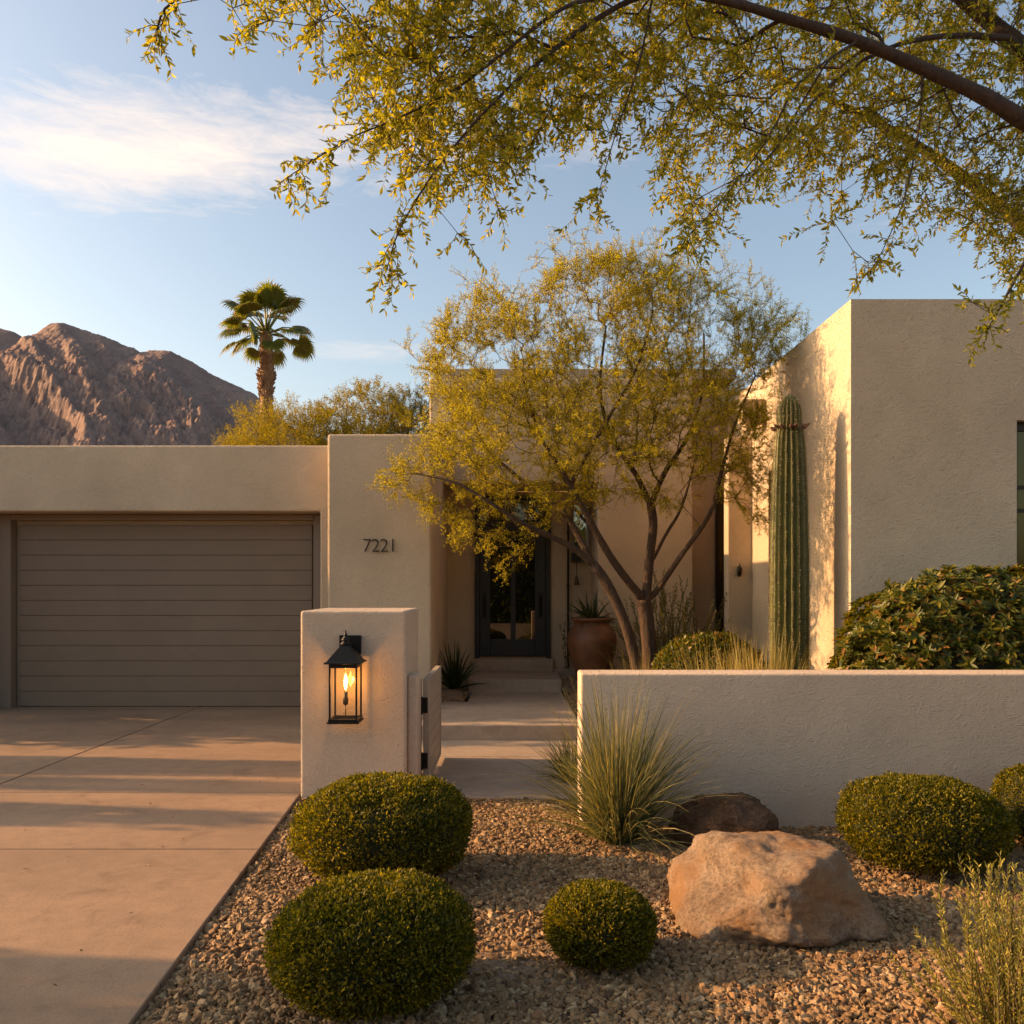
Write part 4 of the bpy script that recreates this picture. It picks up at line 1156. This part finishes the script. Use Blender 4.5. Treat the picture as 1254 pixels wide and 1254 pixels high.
# --- large overhanging tree, trunk out of frame at the right
def tree_over():
    rng = np.random.default_rng(202)
    base = Vector((4.05, 4.75, 0))
    e = empty('mesquite_tree', base, 'large overhanging tree with brown limbs and drooping leafy twigs across the top', 'tree')
    def T(x, y, d_): return P(x, y, d_)
    limbs = [
        ([base + Vector((0, 0, -.1)), base + Vector((-.02, 0, .8)), base + Vector((-.12, -.03, 1.7)), base + Vector((-.3, -.08, 2.5)), base + Vector((-.55, -.12, 3.0))], [.19, .165, .15, .135, .12], None),
        ([base + Vector((-.55, -.12, 3.0)), T(1345, 205, 4.55), T(1254, 148, 4.45), T(1205, 118, 4.4), T(1130, 84, 4.35), T(1050, 50, 4.25), T(960, 22, 4.15), T(890, 2, 4.05), T(800, -8, 3.95), T(720, 30, 3.9), T(640, 92, 3.85), T(585, 150, 3.8)], [.058, .050, .042, .039, .035, .030, .024, .019, .014, .010, .007, .004], 1),
        ([base + Vector((-.55, -.12, 3.0)), T(1330, 120, 4.9), T(1254, 62, 4.9), T(1190, 8, 4.9), T(1100, -60, 4.8), T(960, -120, 4.6), T(800, -150, 4.4), T(600, -140, 4.2)], [.06, .055, .05, .042, .034, .024, .016, .008], 1),
        ([base + Vector((-.12, -.03, 1.7)) + Vector((-.1, 0, .6)), base + Vector((-.2, .5, 3.0)), base + Vector((-.6, .9, 3.9)), base + Vector((-1.4, 1.0, 4.6)), base + Vector((-2.4, .9, 5.0))], [.09, .07, .05, .03, .015], 1),
        ([T(800, -8, 3.95), T(700, 5, 3.7), T(610, 70, 3.55), T(553, 112, 3.5), T(480, 148, 3.45), T(425, 171, 3.4), T(352, 217, 3.35)], [.010, .008, .006, .005, .004, .003, .002], 1),
        ([T(1254, 48, 4.8), T(1160, 44, 4.6), T(1080, 62, 4.4), T(1010, 110, 4.2), T(960, 170, 4.1), T(900, 240, 4.0)], [.022, .016, .011, .007, .005, .0025], 1),
        ([T(960, -120, 4.6), T(700, -110, 3.9), T(480, -70, 3.5), T(330, -40, 3.3), T(215, 0, 3.2), T(192, 38, 3.2)], [.02, .016, .012, .008, .005, .003], 1),
        ([T(720, 30, 3.9), T(620, 110, 3.5), T(540, 200, 3.35), T(490, 280, 3.3), T(474, 330, 3.3)], [.008, .006, .005, .0035, .002], 1),
        ([T(1050, 50, 4.25), T(980, 100, 3.9), T(940, 170, 3.8), T(880, 250, 3.75), T(830, 300, 3.7)], [.009, .006, .0045, .003, .002], 1),
        ([T(1130, 84, 4.35), T(1125, 160, 4.35), T(1105, 250, 4.3), T(1072, 325, 4.25)], [.008, .006, .004, .002], 1),
        ([T(800, -8, 3.95), T(782, 80, 3.95), T(755, 160, 3.9), T(731, 245, 3.85)], [.008, .006, .004, .002], 1),
        ([T(1345, 205, 4.55), T(1290, 260, 4.3), T(1250, 330, 4.2), T(1212, 400, 4.1)], [.025, .016, .009, .003], 1),
    ]
    skel, fl = make_skel(limbs)
    cx_ = [300, 380, 420, 450, 500, 540, 590, 640, 680, 720, 740, 770, 800, 840, 880, 920, 960, 1000, 1030, 1060, 1100, 1150, 1200, 1254, 1420]
    cy_ = [-30, 30, 110, 130, 195, 235, 230, 190, 140, 150, 165, 105, 175, 285, 280, 215, 210, 232, 240, 205, 245, 255, 285, 345, 360]
    tg = []
    while len(tg) < 2050:
        x = rng.uniform(300, 1420); y = rng.uniform(-170, 360)
        yl = np.interp(x, cx_, cy_)
        if y > yl: continue
        if x < 470 and rng.random() < .5: continue
        if mnoise.noise(Vector((x / 60, y / 55, 8.8))) < -.28 and rng.random() < .8: continue
        d_ = 3.45 + 1.35 * sstep(400, 1200, x) + rng.uniform(-.25, .95) * (.5 + .5 * sstep(380, 800, x))
        tg.append(P(x, y, d_))
    for (x, y, d_) in [(192,38,3.2),(215,5,3.2),(285,10,3.25),(300,35,3.25),(330,25,3.3),(352,217,3.35),(400,185,3.4),(474,325,3.3),(485,290,3.3),(1070,320,4.2),(1090,300,4.2),(1212,400,4.1),(1225,370,4.1),(1240,340,4.15),(830,300,3.7),(850,305,3.7),(730,240,3.8),(560,285,3.4),(610,255,3.5),(1190,370,4.1),(1020,270,4.1),(640,120,3.3)]:
        tg.append(P(x, y, d_))
    tg = np.array([tuple(t) for t in tg])
    Pn, par, tips = grow(skel, tg, seg=.14, bias=.25, rng=rng, jit=.04)
    r = radii(Pn, par, .0016, 2.5, fl)
    mb = MB(); tree_tubes(mb, Pn, par, r)
    B = []; D = []; LL = []
    tipset = set(int(q) for q in tips)
    extra = [i for i in range(len(skel), len(Pn)) if i not in tipset and rng.random() < .6] + [i for i in range(1, len(skel)) if fl[i] < .010 for _ in range(2)]
    for ti in list(tips) + extra:
        p0 = Vector(Pn[ti]); pd = (p0 - Vector(Pn[par[ti]])).normalized()
        for k in range(3 if ti in tipset else 1):
            d_ = (pd * .75 + Vector(rng.normal(0, .62, 3)) + Vector((-.15, 0, -.28))).normalized()
            l = rng.uniform(.08, .25); pts_ = [p0]; nseg = 5; dv = d_.copy()
            for s in range(nseg):
                dv = (dv + Vector((0, 0, -.10)) + Vector(rng.normal(0, .16, 3))).normalized()
                pts_.append(pts_[-1] + dv * l / nseg)
            mb.tube(pts_, [.0019 - .0003 * s for s in range(nseg + 1)], 4, cap=False)
            m_ = int(l / .0095)
            for q in range(m_):
                t = (q + rng.random()) / m_ * nseg; i = min(nseg - 1, int(t)); pos = pts_[i].lerp(pts_[i+1], t - i); dv = (pts_[i+1] - pts_[i]).normalized()
                rv = Vector(rng.normal(0, 1, 3)); rv = (rv - dv * rv.dot(dv)).normalized()
                B.append(pos); D.append(dv * .65 + rv * rng.uniform(.5, 1.2)); LL.append(rng.uniform(.018, .042))
    mb.build('trunk', M['bark_mesquite'], e, smooth=True)
    B = np.array(B); D = np.array(D); LL = np.array(LL); n = len(B)
    V, Q = leaf_arrays(B, D, rdir(rng, n), LL, LL * .36, True, .12, .12)
    np_mesh('crown', V, Q, M['lf_mesq'], e)
    return n
print('over leaves', tree_over())

# --- generic crown trees
def crown_tree(name, base, h, rx, ry, rz, ntip, nleaf, L, W, leaf, barkm, label, seed, group=None, up=.4, cat='tree', lowcut=-.6, hole=-.2):
    rng = np.random.default_rng(seed)
    e = empty(name, base, label, cat, group)
    c_ = Vector(base) + Vector((0, 0, h))
    b_ = Vector(base)
    limbs = [([b_ + Vector((0, 0, -.1)), b_ + Vector((.03*h, 0, h*.3)), b_ + Vector((0, .02*h, h*.62))], [.035*h, .028*h, .02*h], None)]
    for k in range(5):
        a = k * 1.257 + rng.normal(0, .3)
        q = b_ + Vector((0, .02*h, h*.62))
        limbs.append(([q, q + Vector((math.cos(a)*rx*.3, math.sin(a)*ry*.3, h*.22)), q + Vector((math.cos(a)*rx*.6, math.sin(a)*ry*.6, h*.34 + rng.uniform(0, .3)*rz))], [.016*h, .011*h, .006*h], 1))
    skel, fl = make_skel(limbs)
    tg = []
    while len(tg) < ntip:
        u = rng.uniform(-1, 1, 3); q = np.linalg.norm(u)
        if q > 1 or u[2] < lowcut: continue
        lum = 1 + .3 * mnoise.noise(Vector(u * 1.9) + Vector((seed, 0, 0)))
        if mnoise.noise(Vector(u * 3.1) + Vector((0, seed, 0))) < hole: continue
        tg.append(np.array(c_) + u * lum * np.array([rx, ry, rz]))
    tg = np.array(tg)
    Pn, par, tips = grow(skel, tg, seg=.3, bias=.3, rng=rng, jit=.08)
    r = radii(Pn, par, .004, 2.3, fl)
    mb = MB(); tree_tubes(mb, Pn, par, r)
    mb.build('trunk', M[barkm], e, smooth=True)
    T_ = Pn[tips]; pd = norm(T_ - Pn[par[tips]])
    i = rng.integers(0, len(tips), nleaf)
    tw = norm(pd[i] * .7 + rdir(rng, nleaf) * .5 + np.array([0, 0, up]))
    # leaves strung along short sprays
    sp = norm(pd[rng.integers(0, 1, 1)] if False else rdir(rng, len(tips) * 4).reshape(len(tips), 4, 3) * .7 + pd[:, None] * .7 + np.array([0, 0, up]))
    kk = rng.integers(0, 4, nleaf); d_ = sp[i, kk]; t = rng.random((nleaf, 1)) ** .8 * rng.uniform(.25, .5) * min(1.0, rx / 1.6)
    B = T_[i] + d_ * t + rng.normal(0, .018, (nleaf, 3))
    D = norm(d_ * .7 + rdir(rng, nleaf) * .8)
    V, Q = leaf_arrays(B, D, rdir(rng, nleaf), L * rng.uniform(.6, 1.3, nleaf), W, False, .15, .05)
    np_mesh('crown', V, Q, M[leaf], e)
    return e

tb = 'trees showing above the garage roof'
crown_tree('desert_tree', (-5.0, 19.5, 0), 4.25, 1.6, 1.5, 1.35, 620, 90000, .046, .013, 'lf_desert', 'bark_palo', 'bright yellow green tree above the garage roof, in front of the palm trunk', 301, tb)
crown_tree('desert_tree', (-3.5, 20.5, 0), 5.0, 1.35, 1.4, 1.35, 520, 66000, .046, .013, 'lf_desert', 'bark_palo', 'olive tree above the garage roof, middle of the three behind it', 302, tb)
crown_tree('desert_tree', (-2.35, 21.5, 0), 5.2, 1.35, 1.3, 1.3, 460, 56000, .046, .013, 'lf_desert_dark', 'bark_palo', 'darkest tree above the house number wall, next to the tall middle block', 303, tb)

# ------------------------------------------------------------------ palm
def palm():
    rng = np.random.default_rng(404)
    D0 = 29.0; bx = (326 - 627) * D0 / F; zt = P(0, 407, D0).z
    e = empty('fan_palm', (bx, D0, 0), 'tall fan palm with rough brown trunk rising behind the garage', 'palm')
    pr = []; 
    for j in range(120):
        z = zt * j / 119; t = j / 119
        rr = .185 + .05 * (1 - t) + (.06 * math.exp(-((z - P(0, 466, D0).z) / .35) ** 2)) 
        pr.append((rr * (1 + .05 * math.sin(j * 2.1)), z))
    tr = MB(); tr.lathe((bx, D0, 0), pr, 20)
    for j in range(620):     # cut leaf bases
        z = zt * (.45 + .55 * rng.random()); a = rng.uniform(0, 2*math.pi); rr = .19
        bulge = .07 * math.exp(-((z - P(0, 466, D0).z) / .40) ** 2)
        c_ = Vector((bx + (rr + bulge) * math.cos(a), D0 + (rr + bulge) * math.sin(a), z)); o_ = Vector((math.cos(a), math.sin(a), .9)).normalized()
        tr.tube([c_ - o_ * .03, c_ + o_ * (.06 + bulge * 1.1)], [.042, .018], 5)
    tr.build('trunk', M['bark_palm'], e, smooth=False)
    top = Vector((bx, D0, zt - .05))
    for k in range(34):
        fr = MB(); a = k * 2.399 + rng.normal(0, .15)
        el = R(84) - (k / 33) ** 1.0 * R(104) + rng.normal(0, .10)
        L1 = rng.uniform(1.0, 1.3) * (1.05 if el > -.2 else .8)
        hv = Vector((math.cos(a), math.sin(a), 0))
        d_ = (hv * math.cos(el) + Vector((0, 0, 1)) * math.sin(el)).normalized()
        mid = top + d_ * L1 * .55; tip = top + d_ * L1 + Vector((0, 0, -.10 - .10 * math.cos(el)))
        fr.tube([top, mid, tip], [.03, .022, .014], 5, mi=0, cap=False)
        ax = (tip - mid).normalized(); side = ax.cross(Vector((0, 0, 1)));
        if side.length < .1: side = Vector((1, 0, 0))
        side.normalize(); roll = rng.normal(0, .75); side = (side * math.cos(roll) + side.cross(ax) * math.sin(roll)).normalized(); nrm = side.cross(ax)
        R0 = rng.uniform(.64, .82); m_ = 30
        for q in range(m_):
            th = R(-112) + R(224) * q / (m_ - 1)
            dv = (ax * math.cos(th) + side * math.sin(th)).normalized()
            dv = (dv + nrm * (.18 * abs(math.sin(th)))).normalized()
            Ls = R0 * (1 - .22 * abs(th) / 2) * rng.uniform(.92, 1.06)
            sd = dv.cross(nrm).normalized()
            vs_ = []; prev = tip.copy(); dirc = dv.copy(); W0 = .030
            pts_ = [tip.copy()]
            for s in range(6):
                sag = .02 if s < 3 else .42
                dirc = (dirc + Vector((0, 0, -sag))).normalized(); pts_.append(pts_[-1] + dirc * Ls / 6)
            ws = [.012, .045, .062, .050, .030, .016, .003]
            for s in range(7):
                fo = nrm * (.012 if s < 4 else .0)
                vs_ += [pts_[s] - sd * ws[s], pts_[s] + sd * ws[s]]
            n0 = [(2*s, 2*s+1, 2*s+3, 2*s+2) for s in range(6)]
            fr.add(vs_, n0[:5], 0); fr.add(vs_[-4:], [(0, 1, 3, 2)], 1)
        fr.build('frond', [M['lf_palm'], M['lf_palm_dry']], e)
palm()

# ------------------------------------------------------------------ mountains
def mountains():
    prof1 = [(-420, 700), (-300, 660), (-180, 590), (-90, 520), (-30, 466), (20, 425), (45, 402), (62, 391), (78, 390), (104, 399), (140, 410), (172, 426), (188, 423), (210, 424), (238, 440), (268, 458), (284, 463), (312, 478), (360, 520), (430, 560), (520, 600), (640, 640), (800, 700), (1000, 716), (1400, 718)]
    prof2 = [(-600, 640), (-300, 520), (-120, 420), (-40, 396), (0, 397), (18, 402), (30, 410), (60, 440), (120, 520), (220, 640), (320, 716), (1400, 718)]
    for nm, prof_, D0, depth, sd, nx, ny in (('mountain', prof1, 1500., 760., 0., 480, 250), ('mountain', prof2, 2300., 800., 5., 160, 60)):
        xs = [p_[0] for p_ in prof_]; ys = [p_[1] for p_ in prof_]
        V = np.zeros((ny + 1, nx + 1, 3))
        for i in range(nx + 1):
            px = float(np.interp(i / nx, [0, .1, .9, 1], [-420, -60, 345, 980])) if sd == 0 else -500 + 1000 * i / nx
            X = (px - 627) * D0 / F
            top = EYE - (np.interp(px, xs, ys) - 718) * D0 / F
            for j in range(ny + 1):
                y = D0 - depth * .72 + depth * j / ny
                s = (y - D0) / (depth * .72) if y < D0 else (y - D0) / (depth * .28)
                # spurs run down from the ridge towards the viewer, slanting
                wob = mnoise.noise(Vector((X * .0032 + sd, y * .003, 1.0))) * 90
                qx = (X + .75 * (y - D0) + wob)
                sp = (1 - abs(mnoise.noise(Vector((qx * .0048 + sd, y * .0012, 2.0))))) ** 2 * .62 + (1 - abs(mnoise.noise(Vector((qx * .0125 + sd, y * .0045, 7.0))))) ** 2 * .38
                dt = mnoise.fractal(Vector((X * .019 + sd, (y + .6 * X) * .019, 5.0)), .42, 2.2, 7)
                fall = max(0., 1 - abs(s)) ** .85
                amp = min(1, abs(s) * 3.0) if y < D0 else min(1, abs(s) * 2)
                z = top * fall * (1 + .34 * (sp - .55) * amp) + dt * 10 * (.22 + amp) * min(1, fall * 3) - 8
                V[j, i] = (X * (y / D0) if False else X, y, z)
        idx = np.arange((ny + 1) * (nx + 1)).reshape(ny + 1, nx + 1)
        Q = np.stack([idx[:-1, :-1], idx[:-1, 1:], idx[1:, 1:], idx[1:, :-1]], -1).reshape(-1, 4)
        o = np_mesh(nm, V.reshape(-1, 3), Q, M['mountain'], smooth=False); tag(o, kind='structure')
mountains()

# ------------------------------------------------------------------ trees out of frame: they throw the long shadows and show in the door glass
sh = 'street trees across the drive'
lbl = 'street tree outside the left of the frame'
shade = [(-10.5, 10.5, 0, 2.5, 1.4, 1.4, 1.5, 0), (-11.5, 8.15, 0, 3.0, 1.2, .26, 1.0, .10), (-11.0, 6.55, 0, 2.0, 1.5, .34, 0.9, -.08), (-18.0, 8.05, 0, 4.4, 1.2, .26, 1.2, -.04), (-10.2, 3.85, 0, 2.3, 1.3, .45, 1.1, .10)]
first = None
for i, (x, y, z, h, rx, ry, rz, tw_) in enumerate(shade):
    if first is None:
        first = crown_tree('street_tree', (0, 0, 0), 1.0, .62, .62, .62, 330, 9000, .07, .042, 'lf_shade', 'bark_palo', lbl, 501, sh, lowcut=-.9, hole=-.02)
        o_ = first
    else:
        o_ = first.copy(); COL.objects.link(o_)
        for ch in list(first.children):
            q = ch.copy(); COL.objects.link(q); q.parent = o_
    o_.location = (x, y, z); o_.scale = (rx / .62, ry / .62, h); o_.rotation_euler = (0, 0, tw_)
hd = ball_shrub(-2, -13, 16, 1.6, 3.2, 1.0, 30000, 601, .24, .12, label='long dense hedge across the street behind the viewer', group=None, name='street_hedge', leaf='lf_shade', cat='hedge')
print('meshes', len(bpy.data.meshes))
